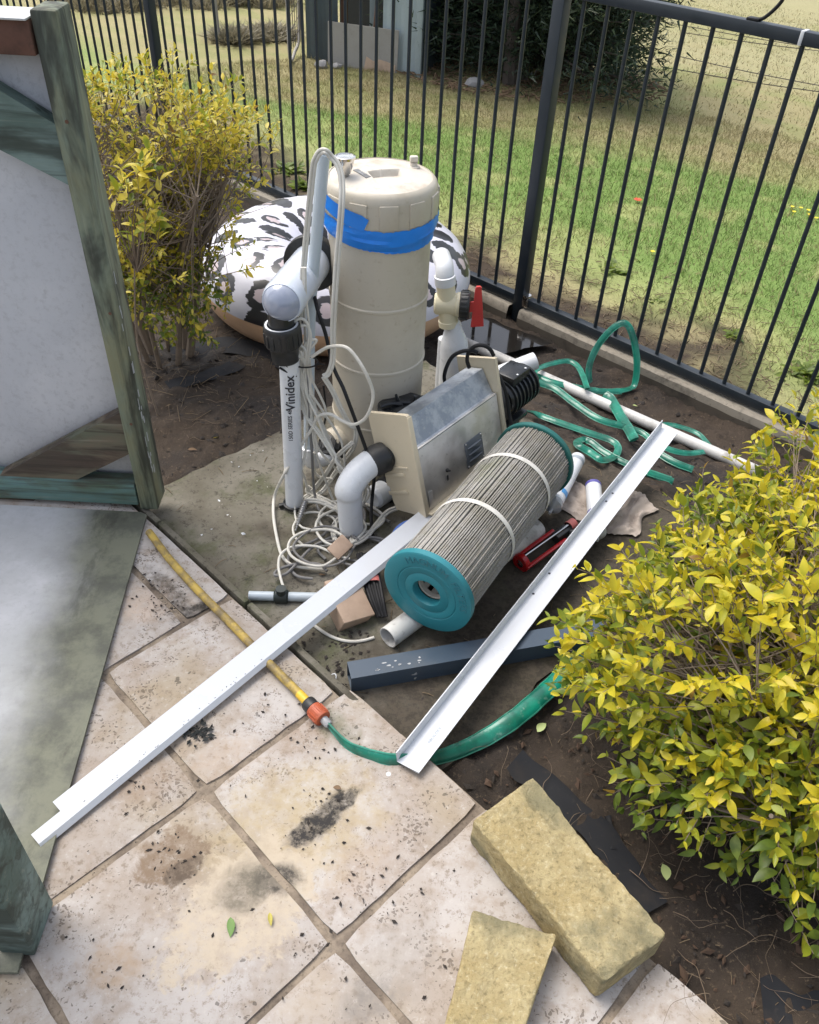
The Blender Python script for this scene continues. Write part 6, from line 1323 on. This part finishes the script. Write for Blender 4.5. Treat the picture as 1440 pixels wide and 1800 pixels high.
for (a_, c_) in (((1150, 40), (1470, 95)), ((1200, 62), (1470, 98)), ((1195, 105), (1460, 160)), ((1190, 128), (1460, 170))):
    p, q = hitf(*a_), hitf(*c_); p = p+V3(0, 0, .03); q = q+V3(0, 0, .03); b = MB(); b.tube(crom([p, (p+q)/2+V3(0, 0, -.01), q], 8), .0045, 5)
    for k in range(14):
        f = (k+.5)/14; c = p+(q-p)*f; b.tube([c+V3(-.012, 0, -.012), c+V3(.012, .0, .014)], .003, 4)
    part('wire', b, M['wire'], wf)
p = hitf(385, 75); b = MB(); b.tube([p, p+V3(-.02, .02, .8)], .022, 8); solo('fence_stake', b, M['concsheet'], 'grey stake standing beyond the fence left of the shed', 'stake', p)
def flower(px, py, mat, s, label, grp=None):
    p = hitf(px, py); V = []; F = []
    for k in range(7):
        a = k*.9; d = V3(math.cos(a), math.sin(a), .35)*s; sd_ = V3(-math.sin(a), math.cos(a), 0)*s*.4; o = len(V); V += [p+V3(0, 0, .03), p+V3(0, 0, .03)+d*.6+sd_, p+V3(0, 0, .03)+d, p+V3(0, 0, .03)+d*.6-sd_]; F.append([o, o+1, o+2, o+3])
    b = MB(); b.add(V, F); b.tube([p, p+V3(0, 0, .032)], .0015, 4); solo('flower', b, mat, label, 'flower', p, grp, 0)
flower(1119, 361, M['poppy'], .028, 'single bright red flower in the grass beyond the fence')
for k, (px, py) in enumerate(((1390, 372), (1405, 374), (1393, 381), (1418, 378), (1420, 386), (1432, 392), (1145, 452))): flower(px, py, M['yflower'], .014, 'small yellow flower in the grass near the right edge' if k < 6 else 'lone yellow dandelion near the fence right of centre', 'yellow flowers near the right edge' if k < 6 else None)
# broad leaved weeds by the outside of the fence
def weed(px, py, R_, n, label, seed):
    p = hitf(px, py); rg = np.random.default_rng(seed); b = MB()
    for k in range(n):
        a = rg.random()*6.283; d = norm(V3(math.cos(a), math.sin(a), rg.uniform(.1, .9))); o = p+V3(*rg.normal(0, R_*.3, 2), 0); L = rg.uniform(.4, 1)*R_*.8; z = norm(V3(0, 0, 1)-d*d[2]); y = np.cross(z, d); Mx = np.eye(4); Mx[:3, 0] = d*L; Mx[:3, 1] = y*L; Mx[:3, 2] = z*L; Mx[:3, 3] = o; b.add(*LG[k % 4], Mx)
    solo('weed', b, M['green'], label, 'weed', p, 'weeds along the outside of the fence', 0)
for k, (px, py, R_, lab) in enumerate(((1075, 480, .10, 'low weed patch beyond the fence right of the middle post'), (1125, 465, .06, 'bright weed tuft near the lone dandelion'), (1420, 660, .10, 'weed clump against the fence at the right edge'), (1145, 530, .07, 'weed sprout close to the fence above the hose loop'), (505, 300, .12, 'broad leaved weeds behind the fence left of the tank'), (540, 330, .10, 'weeds behind the fence above the inflatable ring'), (1290, 590, .05, 'tiny weed by the fence right of the hose loop'))): weed(px, py, R_, 70, lab, 70+k)
